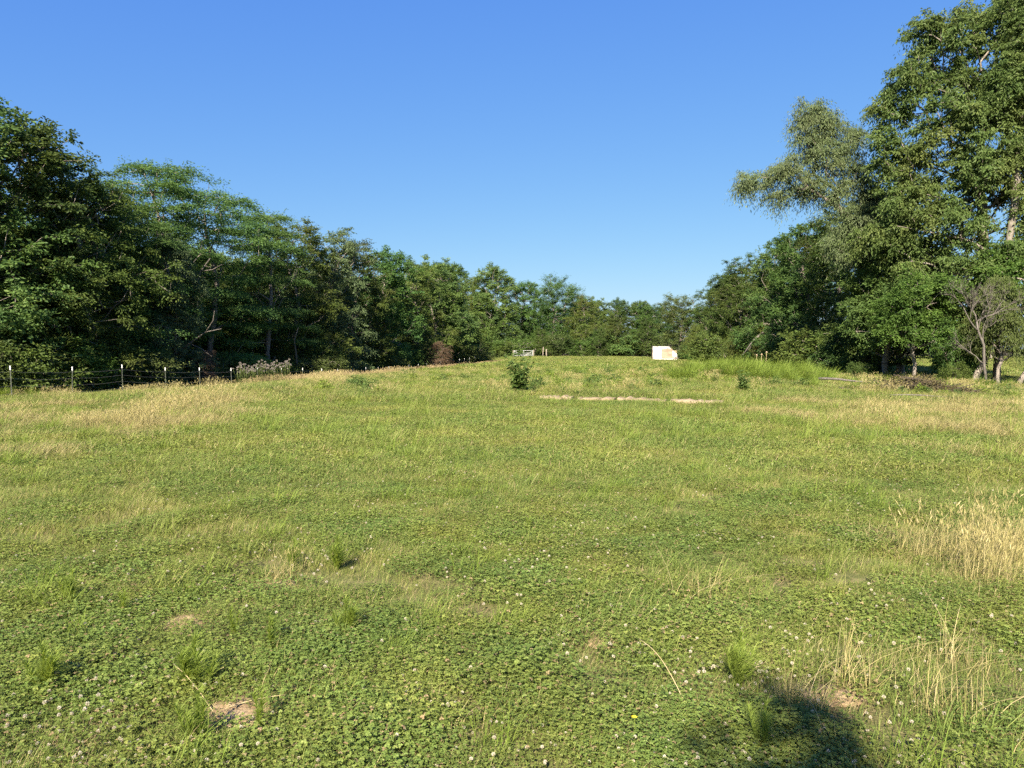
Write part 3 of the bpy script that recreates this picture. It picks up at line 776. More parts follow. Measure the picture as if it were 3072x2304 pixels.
place('thicket_tree', 'elm_b', 25.2, 51.5, 12.6, 4.0, 'dark thicket tree left of the bright green small tree')
place('thicket_tree', 'dark_tree', 26.9, 46.5, 10.0, 2.0, 'dark dense tree standing directly under the tall open tree')
place('thicket_tree', 'dark_tree', 23.8, 47.5, 8.2, 3.6, 'dark tree filling the space behind the bright green small tree')
place('thicket_shrub', 'shrub_b', 21.4, 46.0, 1.5, 1.0, 'low dark shrub in the gap under the bright green small tree', 'shrub')
place('thicket_shrub', 'shrub_a', 24.4, 41.2, 1.7, 2.0, 'small leafy shrub at the foot of the tall tree trunk', 'shrub', wide=0.7)
place('thicket_shrub', 'shrub_b', 25.6, 42.6, 4.6, 3.0, 'ivy-like dark shrub wrapped around the foot of tall tree trunk', 'shrub', wide=0.42)
place('thicket_shrub', 'shrub_b', 27.6, 44.6, 4.2, 4.0, 'dark upright shrub behind the leaning trunks', 'shrub', wide=0.4)
print('TREES DONE', sum(len(p[1].polygons) * 2 + len(p[0].polygons) * 2 for p in PROTO.values()))

# ------------------------------------------------------------------ grass and clover patches (sources for the scattered ground cover)
def disc(g, n, r, soft=0.5):
    a = g.random(n) * 2 * math.pi
    d = r * g.random(n) ** soft
    return np.stack([d * np.cos(a), d * np.sin(a), np.zeros(n)], 1)

def patch_clover(seed, r=0.22, n=850, size=0.0063):
    g = np.random.default_rng(seed); acc = Acc()
    P = disc(g, n, r, 0.55)
    hill = 0.6 + 0.8 * vnoise(P[:, 0] * 9 + seed, P[:, 1] * 9)
    P[:, 2] = (0.010 + 0.045 * g.random(n)) * hill
    yaw = g.random(n) * 6.28
    tilt = unit(np.stack([g.normal(0, .3, n), g.normal(0, .3, n), np.ones(n)], 1))
    tone = np.clip(0.42 + 0.17 * g.normal(size=n), 0, 0.86)
    tone = np.where(g.random(n) < 0.035, 0.98, tone)
    s = size * (0.65 + 0.7 * g.random(n))
    for k in range(3):
        a = yaw + k * 2.094
        d = np.stack([np.cos(a), np.sin(a), 0.15 + 0 * a], 1)
        d = unit(d - tilt * np.sum(d * tilt, 1, keepdims=True) * 0.85)
        leaves(acc, P, d, tilt, s * 1.25, s * 1.2, tone, fold=0.15)
    # petioles
    m = n // 3
    blades(acc, P[:m] * np.array([1, 1, 0]), g.random(m) * 6.28, P[:m, 2] + 0.004, np.full(m, 0.1), np.full(m, 0.0016), np.full(m, 0.35), 1)
    return acc.mesh('clover_patch', [M['clover']])

def patch_grass(seed, r, n, h, w, mat, seg=2, lean=(0.2, 1.0), dry=0.12, broad=0, name='grass_patch', clump=0):
    g = np.random.default_rng(seed); acc = Acc()
    P = disc(g, n, r, 0.55)
    if clump:
        c = disc(g, clump, r, 0.5); P = c[g.integers(0, clump, n)] + disc(g, n, r * 0.22, 0.7)
    H = g.uniform(h[0], h[1], n) * (0.6 + 0.8 * vnoise(P[:, 0] * 3 / r + seed, P[:, 1] * 3 / r))
    tone = np.clip(0.45 + 0.19 * g.normal(size=n), 0, 0.82)
    tone = np.where(g.random(n) < dry, 0.86 + 0.14 * g.random(n), tone)
    P[:, 2] = -0.01
    blades(acc, P, g.random(n) * 6.28, H, g.uniform(lean[0], lean[1], n), w * (0.6 + 0.8 * g.random(n)), tone, seg)
    if broad:
        B = disc(g, broad, r, 0.55); B[:, 2] = h[0] * 0.25 + h[1] * 0.5 * g.random(broad)
        a = g.random(broad) * 6.28
        d = np.stack([np.cos(a), np.sin(a), g.normal(0.1, .35, broad)], 1)
        nn = unit(np.stack([g.normal(0, .4, broad), g.normal(0, .4, broad), np.ones(broad)], 1))
        s = w * 4.2 * (0.6 + 0.8 * g.random(broad))
        leaves(acc, B, d, nn, s, s * 0.6, np.clip(0.35 + 0.17 * g.normal(size=broad), 0, 0.8))
    return acc.mesh(name, [mat])

def patch_stalks(seed, r, n, h, mat, w=0.003, heads=True, lean=(0.05, 0.7)):
    """tall dry stems with a narrow seed head"""
    g = np.random.default_rng(seed); acc = Acc()
    P = disc(g, n, r, 0.6)
    yaw = g.random(n) * 6.28
    H = g.uniform(h[0], h[1], n); ln = g.uniform(lean[0], lean[1], n) ** 1.4
    tone = np.clip(0.55 + 0.22 * g.normal(size=n), 0, 1)
    blades(acc, P, yaw, H, ln, np.full(n, w), tone, 4, 0.8)
    if heads:
        tip = P + np.stack([np.cos(yaw), np.sin(yaw), 0 * yaw], 1) * (ln * H * 0.92)[:, None] + np.array([0, 0, 1.0]) * (H * (0.95 - 0.27 * np.minimum(ln, 1.6)))[:, None]
        k = 3
        T = np.repeat(tip, k, 0) + g.normal(0, 0.012, (n * k, 3)) - np.array([0, 0, 1.0]) * (g.random(n * k) * 0.10 * h[1])[:, None]
        d = np.stack([np.repeat(np.cos(yaw) * ln, k) + g.normal(0, .25, n * k), np.repeat(np.sin(yaw) * ln, k) + g.normal(0, .25, n * k), np.full(n * k, 0.9)], 1)
        leaves(acc, T, d, unit(g.normal(size=(n * k, 3))), 0.07 * h[1] + 0.02, w * 2.6, np.repeat(tone, k))
    b = n * 2
    blades(acc, disc(g, b, r, 0.6), g.random(b) * 6.28, g.uniform(h[0] * 0.3, h[1] * 0.6, b), g.uniform(0.2, 1.3, b), np.full(b, w * 1.4), np.clip(0.4 + 0.25 * g.normal(size=b), 0, 1), 3)
    return acc.mesh('stalk_patch', [mat])

def scatter(name, proto_mesh, pos, yaw, scl, label, cat, tilt=True):
    src = bpy.data.objects.new(name + '_source', proto_mesh)      # never linked to the scene
    pos = np.asarray(pos)
    me = mesh_np(name, pos, [], [])
    rot = np.zeros((len(pos), 3), np.float32)
    e = 0.4
    nx_ = -(ground_h(pos[:, 0] + e, pos[:, 1]) - ground_h(pos[:, 0] - e, pos[:, 1])) / (2 * e)
    ny_ = -(ground_h(pos[:, 0], pos[:, 1] + e) - ground_h(pos[:, 0], pos[:, 1] - e)) / (2 * e)
    for i in range(len(pos)):
        if tilt:
            q = Vector((0, 0, 1)).rotation_difference(Vector((nx_[i], ny_[i], 1)).normalized())
            rot[i] = (q.to_matrix() @ Matrix.Rotation(yaw[i], 3, 'Z')).to_euler()
        else:
            rot[i] = (0, 0, yaw[i])
    a = me.attributes.new('rot', 'FLOAT_VECTOR', 'POINT'); a.data.foreach_set('vector', rot.ravel())
    a = me.attributes.new('scl', 'FLOAT', 'POINT'); a.data.foreach_set('value', np.asarray(scl, np.float32))
    o = link(name, me)
    tag(o, label, cat, kind='stuff')
    ng = bpy.data.node_groups.new(name + '_scatter', 'GeometryNodeTree')
    ng.interface.new_socket('Geometry', in_out='INPUT', socket_type='NodeSocketGeometry')
    ng.interface.new_socket('Geometry', in_out='OUTPUT', socket_type='NodeSocketGeometry')
    gi = ng.nodes.new('NodeGroupInput'); go = ng.nodes.new('NodeGroupOutput')
    oi = ng.nodes.new('GeometryNodeObjectInfo'); oi.inputs['Object'].default_value = src
    iop = ng.nodes.new('GeometryNodeInstanceOnPoints')
    nr = ng.nodes.new('GeometryNodeInputNamedAttribute'); nr.data_type = 'FLOAT_VECTOR'; nr.inputs['Name'].default_value = 'rot'
    ns = ng.nodes.new('GeometryNodeInputNamedAttribute'); ns.data_type = 'FLOAT'; ns.inputs['Name'].default_value = 'scl'
    L_ = ng.links.new
    L_(gi.outputs[0], iop.inputs['Points']); L_(oi.outputs['Geometry'], iop.inputs['Instance'])
    L_(nr.outputs[0], iop.inputs['Rotation']); L_(ns.outputs[0], iop.inputs['Scale'])
    L_(iop.outputs[0], go.inputs[0])
    md = o.modifiers.new('scatter', 'NODES'); md.node_group = ng
    return o

def sector(y0, y1, sp, half=0.84, jit=0.5, extra=2.0):
    """evenly jittered points over the part of the field in view (with a margin to either side)"""
    pts = []
    y = y0
    while y < y1:
        w = half * y + extra
        n = int(2 * w / sp)
        xs = -w + (np.arange(n) + 0.5) * sp
        pts.append(np.stack([xs, np.full(n, y)], 1)); y += sp
    p = np.concatenate(pts)
    p += rng.uniform(-jit, jit, p.shape) * sp
    return p

def put(p, dz=0.0):
    return np.stack([p[:, 0], p[:, 1], ground_h(p[:, 0], p[:, 1]) + dz], 1)

def spread(name, protos, p, scl, label, cat, dz=0.0):
    which = rng.integers(0, len(protos), len(p))
    for k, pm in enumerate(protos):
        s = which == k
        if s.any():
            scatter(name, pm, put(p[s], dz), rng.random(s.sum()) * 6.28, scl[s], label, cat)

clover_p = [patch_clover(101 + i) for i in range(5)]
short_p = [patch_grass(111 + i, 0.26, 330, (0.035, 0.12), 0.0030, M['grass'], 2, dry=0.16) for i in range(3)]
mid_p = [patch_grass(121 + i, 0.75, 1500, (0.04, 0.12), 0.0062, M['grass'], 2, dry=0.13, broad=1100) for i in range(3)]
mead_p = [patch_grass(131 + i, 1.0, 1300, (0.08, 0.30), 0.010, M['grass'], 2, dry=0.16, broad=900) for i in range(3)]
far_p = [patch_grass(141 + i, 2.6, 2300, (0.10, 0.38), 0.030, M['grass'], 2, dry=0.14, broad=1500) for i in range(2)]
drylow_p = [patch_grass(151 + i, 0.6, 700, (0.08, 0.26), 0.0045, M['drygrass'], 3, lean=(0.3, 1.5), name='dry_patch') for i in range(2)]
dryfar_p = [patch_grass(155 + i, 1.4, 800, (0.10, 0.30), 0.013, M['drygrass'], 2, lean=(0.3, 1.3), name='dry_patch') for i in range(2)]
stalk_near = [patch_stalks(161 + i, 0.22, 34, (0.22, 0.46), M['drygrass'], 0.0026) for i in range(2)]
stalk_mid = [patch_stalks(165 + i, 0.55, 90, (0.30, 0.62), M['drygrass'], 0.0050) for i in range(2)]
red_p = [patch_stalks(171, 0.9, 160, (0.35, 0.65), M['redgrass'], 0.011)]
lush_p = [patch_grass(175, 0.8, 700, (0.35, 0.85), 0.012, M['lush'], 4, lean=(0.3, 1.4), dry=0.0, clump=4)]

# near lawn
p = sector(2.1, 11.0, 0.195, extra=0.6)
d = dryness(p[:, 0], p[:, 1]); so = soil_mask(p[:, 0], p[:, 1])
keep = (so < 0.30) & (rng.random(len(p)) > 0.9 * np.clip(d - 0.3, 0, 1)) & (rng.random(len(p)) < np.clip(0.5 + 5.0 * (fbm(p[:, 0] * 1.1, p[:, 1] * 1.1 + 7) - 0.44), 0.12, 0.95) - 0.04 * (p[:, 1] - 4))
pc = p[keep]
spread('clover', clover_p, pc, (0.65 + 0.75 * rng.random(len(pc)) ** 1.5) * np.where(soil_mask(pc[:, 0], pc[:, 1]) > 0.02, 0.6, 1.0), 'carpet of green white-clover leaves covering the near lawn', 'clover')
keep = (so < 0.2)
pg = p[keep]
n1 = fbm(pg[:, 0] * 0.8 + 50, pg[:, 1] * 0.8)
keep2 = rng.random(len(pg)) < np.clip(0.62 + 1.8 * (n1 - 0.45) + 0.07 * (pg[:, 1] - 5), 0.3, 1)
pg = pg[keep2]
spread('short_grass', short_p, pg, (0.45 + 1.1 * fbm(pg[:, 0] * 1.6 + 4, pg[:, 1] * 1.6)) * (0.58 + 0.42 * rng.random(len(pg))), 'short green grass growing through the clover', 'grass')
# mown middle field
p = sector(9.5, 30, 0.52)
p = p[footing_gap(p[:, 0], p[:, 1]) > 0.62]
spread('lawn_grass', mid_p, p, (0.45 + 1.1 * fbm(p[:, 0] * 0.9 + 4, p[:, 1] * 0.9)) * (0.75 + 0.5 * rng.random(len(p))), 'short green grass of the middle pasture', 'grass')
p = sector(23, 62, 0.85)
keep = (wood_at(p[:, 0], p[:, 1]) < 0.6)
slab = footing_gap(p[:, 0], p[:, 1]) < 1.15
p = p[keep & ~slab]
spread('meadow_grass', mead_p, p, 0.7 + 0.5 * rng.random(len(p)), 'rougher longer green grass beyond the concrete footing', 'grass')
p = sector(55, 165, 2.3)
keep = (wood_at(p[:, 0], p[:, 1]) < 0.7) & (sand_at(p[:, 0], p[:, 1]) < 0.35)
p = p[keep]
spread('far_grass', far_p, p, 0.7 + 0.5 * rng.random(len(p)), 'far pasture grass running up to the gate and the ruin', 'grass')
# dry grass, by the dryness of the ground
p = sector(2.2, 24, 0.30); d = dryness(p[:, 0], p[:, 1])
s = (rng.random(len(p)) < np.clip((d - 0.33) * 1.5, 0, 0.95)) & (soil_mask(p[:, 0], p[:, 1]) < 0.7)
spread('dry_grass', drylow_p, p[s], (0.45 + 0.6 * rng.random(s.sum())) * np.clip(p[s][:, 1] / 7, 0.6, 1.15), 'straw-coloured dry grass lying in patches and bands', 'grass')
p = sector(20, 120, 1.25); d = dryness(p[:, 0], p[:, 1])
s = (rng.random(len(p)) < np.clip((d - 0.30) * 1.3, 0, 0.9)) & (wood_at(p[:, 0], p[:, 1]) < 0.5)
s &= ~((p[:, 0] > 0.0) & (p[:, 0] < 7) & (p[:, 1] < 26.2))
spread('dry_grass', dryfar_p, p[s], 0.55 + 0.6 * rng.random(s.sum()), 'straw-coloured dry grass lying in patches and bands', 'grass')
p = sector(2.4, 9.5, 0.30); d = dryness(p[:, 0], p[:, 1])
s = (rng.random(len(p)) < np.clip((d - 0.36) * 1.7, 0.003, 0.9))
spread('dry_stalks', stalk_near, p[s], 0.55 + 0.6 * rng.random(s.sum()), 'thin pale dry grass stalks standing above the clover', 'grass')
p = sector(9, 50, 0.9); d = dryness(p[:, 0], p[:, 1])
s = (rng.random(len(p)) < np.clip((d - 0.5) * 1.6, np.where(p[:, 1] > 26, 0.07, 0.006), 0.9)) & (wood_at(p[:, 0], p[:, 1]) < 0.5)
s &= ~((p[:, 0] > 0.0) & (p[:, 0] < 7) & (p[:, 1] < 26.2))
spread('dry_stalks', stalk_mid, p[s], 0.6 + 0.5 * rng.random(s.sum()), 'thin pale dry grass stalks standing above the clover', 'grass')
# reddish seed heads along the left crest
yy = rng.uniform(40, 95, 130); xx = fence_x(yy) + rng.uniform(3.0, 8.0, 130)
q = np.stack([xx, yy], 1)
spread('seed_head_grass', red_p, q, 0.7 + 0.5 * rng.random(len(q)), 'reddish brown seed-head grass along the crest before the left woods', 'grass')
# coarse grass along both wood edges and the fence
yy = rng.uniform(24, 120, 460); q = np.stack([fence_x(yy) + np.where(yy < 52, rng.uniform(-4.2, -0.5, 460), rng.uniform(-3.5, 1.2, 460)), yy], 1)
spread('fence_line_grass', [lush_p[0], mead_p[0], stalk_mid[0]], q, 0.45 + 0.4 * rng.random(len(q)), 'uncut weeds and grass along the wire fence', 'grass')
yy = rng.uniform(37, 100, 300); q = np.stack([23.0 + rng.uniform(-1.6, 2.5, 300), yy], 1)
spread('wood_edge_grass', [lush_p[0], stalk_mid[1], dryfar_p[0]], q, 0.5 + 0.4 * rng.random(len(q)), 'coarse grass in the shade at the foot of the right trees', 'grass')
# lush mound
q = np.stack([13.4 + rng.normal(0, 2.0, 80), 42 + rng.normal(0, 3.0, 80)], 1)
spread('lush_grass', lush_p, q, 0.8 + 0.6 * rng.random(len(q)), 'lush bright green tall grass mound in front of the right trees', 'grass')
q = np.stack([rng.uniform(-5, 20, 170), rng.uniform(27, 66, 170)], 1)
spread('grass_tufts', lush_p, q, 0.25 + 0.45 * rng.random(len(q)), 'scattered taller green grass tufts in the rough pasture', 'grass')

# taller green tufts, dead thatch and rough weeds that break up the lawn
tuft_p = [patch_grass(181 + i, 0.11, 80, (0.09, 0.22), 0.0040, M['lush' if i != 1 else 'grass'], 3, lean=(0.2, 1.3), dry=0.05, name='tuft') for i in range(3)]
p = sector(2.4, 24, 0.38); n1 = fbm(p[:, 0] * 0.9 + 80, p[:, 1] * 0.9) + 0.25 * np.clip(dryness(p[:, 0], p[:, 1]) - 0.3, 0, 0.6)
s = (footing_gap(p[:, 0], p[:, 1]) > 0.35) & (rng.random(len(p)) < np.clip((n1 - 0.40) * 2.2, 0.04, 0.7)) & (soil_mask(p[:, 0], p[:, 1]) < 0.5)
spread('grass_tufts', tuft_p, p[s], 0.55 + 0.75 * rng.random(s.sum()) * np.clip(p[s][:, 1] / 6.5, 0.8, 2.0), 'taller green grass tufts dotted over the near lawn', 'grass')
thatch_p = [patch_grass(185 + i, 0.22, 130, (0.03, 0.09), 0.0034, M['thatch'], 2, lean=(0.9, 2.2), name='thatch') for i in range(3)]
p = sector(2.3, 24, 0.33); n1 = fbm(p[:, 0] * 1.1 + 33, p[:, 1] * 1.1 + 9)
s = rng.random(len(p)) < np.clip((n1 - 0.37) * 2.8, 0.10, 0.9)
s &= footing_gap(p[:, 0], p[:, 1]) > 0.3
spread('dead_thatch', thatch_p, p[s], (0.6 + 0.8 * rng.random(s.sum())) * np.clip(p[s][:, 1] / 9, 0.9, 1.6), 'brown and straw dead thatch flecking the lawn', 'grass')
def patch_weed(seed):
    g = np.random.default_rng(seed); acc = Acc(); n = 170
    P = disc(g, n, 0.26, 0.7); P[:, 2] = g.random(n) ** 0.8 * 0.34 * np.clip(1.2 - np.hypot(P[:, 0], P[:, 1]) / 0.3, 0.2, 1)
    a = g.random(n) * 6.28
    leaves(acc, P, np.stack([np.cos(a), np.sin(a), g.normal(0.2, .4, n)], 1), unit(np.stack([g.normal(0, .4, n), g.normal(0, .4, n), np.ones(n)], 1)), 0.10, 0.036, np.clip(0.45 + 0.22 * g.normal(size=n), 0, 1))
    b = 40
    blades(acc, disc(g, b, 0.22, 0.7), g.random(b) * 6.28, g.uniform(0.15, 0.5, b), g.uniform(0.1, 0.9, b), np.full(b, 0.008), np.clip(0.5 + 0.2 * g.normal(size=b), 0, 1), 3)
    return acc.mesh('weed_clump', [M['weed' if seed % 2 else 'foxweed']])
wp = [patch_weed(191 + i) for i in range(4)]
q = np.stack([rng.uniform(-7, 22, 520), 25.5 + 48 * rng.random(520) ** 1.3], 1)
n1 = fbm(q[:, 0] * 0.3 + 12, q[:, 1] * 0.3); q = q[(n1 > 0.44) & ~((q[:, 0] > 0) & (q[:, 0] < 7) & (q[:, 1] < 26.5))]
spread('rough_weeds', wp, q, 0.6 + 0.9 * rng.random(len(q)), 'low leafy weeds scattered through the rough pasture beyond the footing', 'weeds')
q = np.concatenate([np.stack([rng.normal(sx, rx_ * 0.7, 9), rng.normal(sy, ry_ * 0.7, 9)], 1) for sx, sy, rx_, ry_ in SOIL])
spread('soil_litter', thatch_p, q, 0.28 + 0.35 * rng.random(len(q)), 'dry grass litter lying on the bare soil spots', 'litter', dz=0.012)

# ------------------------------------------------------------------ small builders
def box_bm(bm, c, s, rz=0.0, jit=0.0, mi=0):
    m = Matrix.Translation(Vector(c)) @ Matrix.Rotation(rz, 4, 'Z') @ Matrix.Diagonal((*s, 1.0))
    r = bmesh.ops.create_cube(bm, size=1.0, matrix=m)
    for v in r['verts']:
        if jit: v.co += Vector((random.uniform(-jit, jit), random.uniform(-jit, jit), random.uniform(-jit, jit)))
    for f in {f for v in r['verts'] for f in v.link_faces}: f.material_index = mi
def bm_mesh(name, bm, mats, smooth=False):
    me = bpy.data.meshes.new(name); bm.to_mesh(me); bm.free()
    for m in mats: me.materials.append(m)
    if smooth: me.polygons.foreach_set('use_smooth', [True] * len(me.polygons))
    return me
def tube_mesh(name, paths, mat, sides=6):
    acc = Acc()
    for pts, rad in paths: polytube(acc, pts, rad, sides)
    return acc.mesh(name, [mat], smooth=True)

# ------------------------------------------------------------------ wire fence
fr = empty('wire_fence', (float(fence_x(30)), 30, gz(fence_x(30), 30)), 'wire fence on steel posts with white tips before the left woodland', 'fence')
fz = fr.location.copy()
bm = bmesh.new()
box_bm(bm, (0, 0, 0.56), (0.036, 0.008, 1.48)); box_bm(bm, (0, 0.018, 0.56), (0.008, 0.026, 1.476))
for k in range(12): box_bm(bm, (0, -0.008, 0.12 + 0.09 * k), (0.012, 0.012, 0.02))
post_me = bm_mesh('post', bm, [M['postpaint']])
bm = bmesh.new()
box_bm(bm, (0, -0.002, 1.355), (0.046, 0.016, 0.175)); box_bm(bm, (0, 0.02, 1.355), (0.015, 0.033, 0.172))
tip_me = bm_mesh('white_tip', bm, [M['whitepaint']])
ys_post = []
yy_ = 30 - 3.22 * 1
while yy_ < 118: ys_post.append(yy_); yy_ += 3.22
post_top = []
for i, y in enumerate(ys_post):
    x = float(fence_x(y)) + random.uniform(-.05, .05); z = gz(x, y) + random.uniform(-.08, .1)
    p_ = link('post', post_me, fr, Vector((x, y, z)) - fz, (random.uniform(-.03, .03), random.uniform(-.03, .03), 0.17 + random.uniform(-.1, .1)))
    link('white_tip', tip_me, p_)
    post_top.append((x, y, z))
for h in (0.30, 0.62, 0.92, 1.20):
    pts = []
    for (x, y, z), (x2, y2, z2) in zip(post_top[:-1], post_top[1:]):
        for t in (0, 0.25, 0.5, 0.75):
            pts.append((x + (x2 - x) * t - fz.x, y + (y2 - y) * t - 0.012 - fz.y, z + (z2 - z) * t + h - 0.05 * math.sin(math.pi * t) - fz.z))
    link('wire', tube_mesh('wire', [(pts, [0.0055] * len(pts))], M['wire'], 4), fr)

# ------------------------------------------------------------------ farm gate and its posts
gx0, gy0 = 0.45, 146.0
gzz = gz(2.2, 146)
g_root = empty('farm_gate', (gx0 + 1.8, gy0, gzz), 'white tubular metal farm gate closing the far end of the pasture', 'gate', rz=-0.05)
def gtube(name, a, b, r):
    link(name, tube_mesh(name, [([a, ((a[0] + b[0]) / 2, (a[1] + b[1]) / 2, (a[2] + b[2]) / 2), b], [r] * 3)], M['whitepaint'], 8), g_root)
for z in (0.16, 0.40, 0.64, 0.90, 1.38): gtube('rail', (-1.8, 0, z), (1.8, 0, z), 0.035)
for x in (-1.8, 0.0, 1.8): gtube('upright', (x, 0.004, 0.12), (x, 0.004, 1.42), 0.04)
gtube('brace', (-1.76, 0.03, 1.34), (-0.06, 0.03, 0.2), 0.022); gtube('brace', (0.06, 0.03, 0.2), (1.76, 0.03, 1.34), 0.022)
def wood_post(x, y, h, r, lab, lean=0.0, mat='wood'):
    me = tube_mesh('wooden_post', [([(0, 0, -0.3), (0, 0, h * .5), (lean, 0.01, h * 0.96), (lean, 0.01, h)], [r * 1.05, r, r * 0.94, r * 0.7])], M[mat], 9)
    tag(link('wooden_post', me, None, (x, y, gz(x, y))), lab, 'post')
wood_post(0.25, 146.1, 1.45, 0.09, 'pale wooden hinge post at the left end of white gate')
wood_post(4.25, 146.0, 1.55, 0.10, 'pale post at the right end of white gate')
wood_post(6.1, 146.6, 2.1, 0.11, 'tall pale wooden corner post, left of a pair right of gate', 0.06)
wood_post(6.75, 146.2, 1.7, 0.13, 'thicker pale wooden corner post, right of a pair right of gate', -0.03)

# ------------------------------------------------------------------ ruined block wall
rx, ry = 22.4, 109.0
rz_ = gz(rx, ry)
ruin = empty('ruined_wall', (rx, ry, rz_), 'white painted remnant of a block building wall with a stepped broken end', 'ruin', rz=0.10)
m, nt, out = new_mat('painted_block')
geo = nt.nodes.new('ShaderNodeTexCoord')
n1 = nt.nodes.new('ShaderNodeTexNoise'); n1.inputs['Scale'].default_value = 2.2; n1.inputs['Detail'].default_value = 7
nt.links.new(geo.outputs['Object'], n1.inputs['Vector'])
rr_ = ramp(nt, [(0.34, (0.30, 0.25, 0.20)), (0.44, (0.50, 0.47, 0.42)), (0.55, (0.60, 0.59, 0.56))])
nt.links.new(n1.outputs['Fac'], rr_.inputs[0])
pb_ = nt.nodes.new('ShaderNodeBsdfPrincipled'); pb_.inputs['Roughness'].default_value = 0.9
nt.links.new(rr_.outputs[0], pb_.inputs['Base Color']); nt.links.new(pb_.outputs[0], out.inputs['Surface'])
M['block'] = m
M['plaster'] = plain_mat('stained_plaster', [(0.21, 0.15, 0.11), (0.30, 0.24, 0.17), (0.35, 0.30, 0.23)], 2.0, 0.9, 0.2, stretch=(0.6, 1, 2.2))
M['brickred'] = plain_mat('bare_brick', [(0.26, 0.15, 0.11), (0.34, 0.22, 0.17)], 5, 0.9, 0.3)
M['charred_dark'] = plain_mat('charred_wood_and_dark_strip', [(0.020, 0.017, 0.014), (0.05, 0.04, 0.034)], 6, 0.9, 0.3)  # charred top plate; also colours the dark strip at the left end
course, blk = 0.2, 0.4
for r in range(11):
    z = r * course
    # right end steps down from the sixth course up
    xe = 1.95 if r < 5 else 1.95 - 0.23 * (r - 4)
    x = -1.9 - (0.2 if r % 2 else 0.0)
    while x < xe - 0.05:
        x1 = min(x + blk, xe); x0 = max(x, -1.9)
        if x1 - x0 > 0.06:
            bm = bmesh.new()
            box_bm(bm, ((x0 + x1) / 2, random.uniform(-.004, .004), z + course / 2), (x1 - x0 - 0.012, 0.2, course - 0.012))
            bmesh.ops.bevel(bm, geom=bm.edges[:], offset=0.006, segments=1)
            link('block', bm_mesh('block', bm, [M['brickred'] if (r in (2, 3) and 1.1 < x0 < 1.5) else M['block']]), ruin)
        x += blk
bm = bmesh.new(); box_bm(bm, (-0.1, 0.012, 0.82), (4.0 - 0.36, 0.15, 1.58)); box_bm(bm, (-0.62, 0.012, 1.9), (2.46, 0.15, 0.56))
link('mortar', bm_mesh('mortar', bm, [M['concrete']]), ruin)
bm = bmesh.new(); box_bm(bm, (0.22, -0.112, 1.17), (1.62, 0.02, 1.44), jit=0.02)
link('plaster_panel', bm_mesh('plaster_panel', bm, [M['plaster']]), ruin)
bm = bmesh.new()
for k in range(7): box_bm(bm, (-1.75 + 0.42 * k, 0.02, 2.235 + random.uniform(-.01, .05)), (0.42, 0.17, 0.06 + random.random() * 0.06), jit=0.02)
link('top_plate', bm_mesh('top_plate', bm, [M['charred_dark']]), ruin)
bm = bmesh.new(); box_bm(bm, (-1.97, 0.05, 1.08), (0.10, 0.22, 2.2), jit=0.01)  # narrow dark strip down the left end of the wall
link('dark_end_strip', bm_mesh('dark_end_strip', bm, [M['charred_dark']]), ruin)
bm = bmesh.new(); box_bm(bm, (-1.0, 0.7, 1.05), (0.2, 1.1, 2.1)); 
link('return_wall', bm_mesh('return_wall', bm, [M['block']]), ruin)
for k in range(26):
    bm = bmesh.new()
    s_ = random.uniform(0.10, 0.34)
    bmesh.ops.create_icosphere(bm, subdivisions=1, radius=s_ * 0.6)
    for v in bm.verts: v.co = Vector((v.co.x * 1.3, v.co.y, v.co.z * 0.7)) * random.uniform(0.75, 1.2)
    x = rx + random.uniform(-2.6, 2.4); y = ry - 0.35 - random.random() * 0.9
    tag(link('rubble_stone', bm_mesh('rubble_stone', bm, [M['block']]), None, (x, y, gz(x, y) + s_ * 0.15), (0, 0, random.random() * 6)),
        'pale broken block rubble lying along the foot of the ruin', 'rubble', 'rubble at the ruin')

# ------------------------------------------------------------------ concrete footing with gaps
def footing(x0, y0, x1, y1, lab, seed):
    g = np.random.default_rng(seed)
    n = 14; acc = Acc()
    V = []
    L_ = math.hypot(x1 - x0, y1 - y0); ux, uy = (x1 - x0) / L_, (y1 - y0) / L_
    for i in range(n + 1):
        t = i / n; cx = x0 + (x1 - x0) * t; cy_ = y0 + (y1 - y0) * t
        zb = gz(cx, cy_)
        tp = 0.095 + g.normal(0, 0.016); dep = 0.42 + g.normal(0, 0.03); o = g.normal(0, 0.02)
        for (a, z) in ((-0.03 + o, -0.1), (0.0 + o, tp - 0.03), (0.05 + o, tp), (dep, tp + 0.01), (dep + 0.06, -0.1)):
            V.append((cx - uy * a, cy_ + ux * a, zb + z))
    F = []
    for i in range(n):
        for k in range(4): F.append((i * 5 + k, (i + 1) * 5 + k, (i + 1) * 5 + k + 1, i * 5 + k + 1))
    T = [(0, 1, 2), (0, 2, 3), (0, 3, 4)]; b = n * 5; T += [(b, b + 2, b + 1), (b, b + 3, b + 2), (b, b + 4, b + 3)]
    acc.add(V, q=F, t=T)
    o = link('concrete_footing', acc.mesh('concrete_footing', [M['concrete']]))
    tag(o, lab, 'footing', 'remains of one old footing')
footing(0.88, 23.7, 1.85, 23.36, 'short leftmost length of pale old concrete footing in the grass', 1)
footing(2.05, 23.2, 3.12, 22.8, 'second length of pale old concrete footing from left', 2)
footing(3.22, 22.72, 4.60, 22.18, 'third, broadest length of pale old concrete footing', 3)
footing(4.68, 22.1, 6.1, 21.55, 'rightmost, longest length of pale old concrete footing', 4)

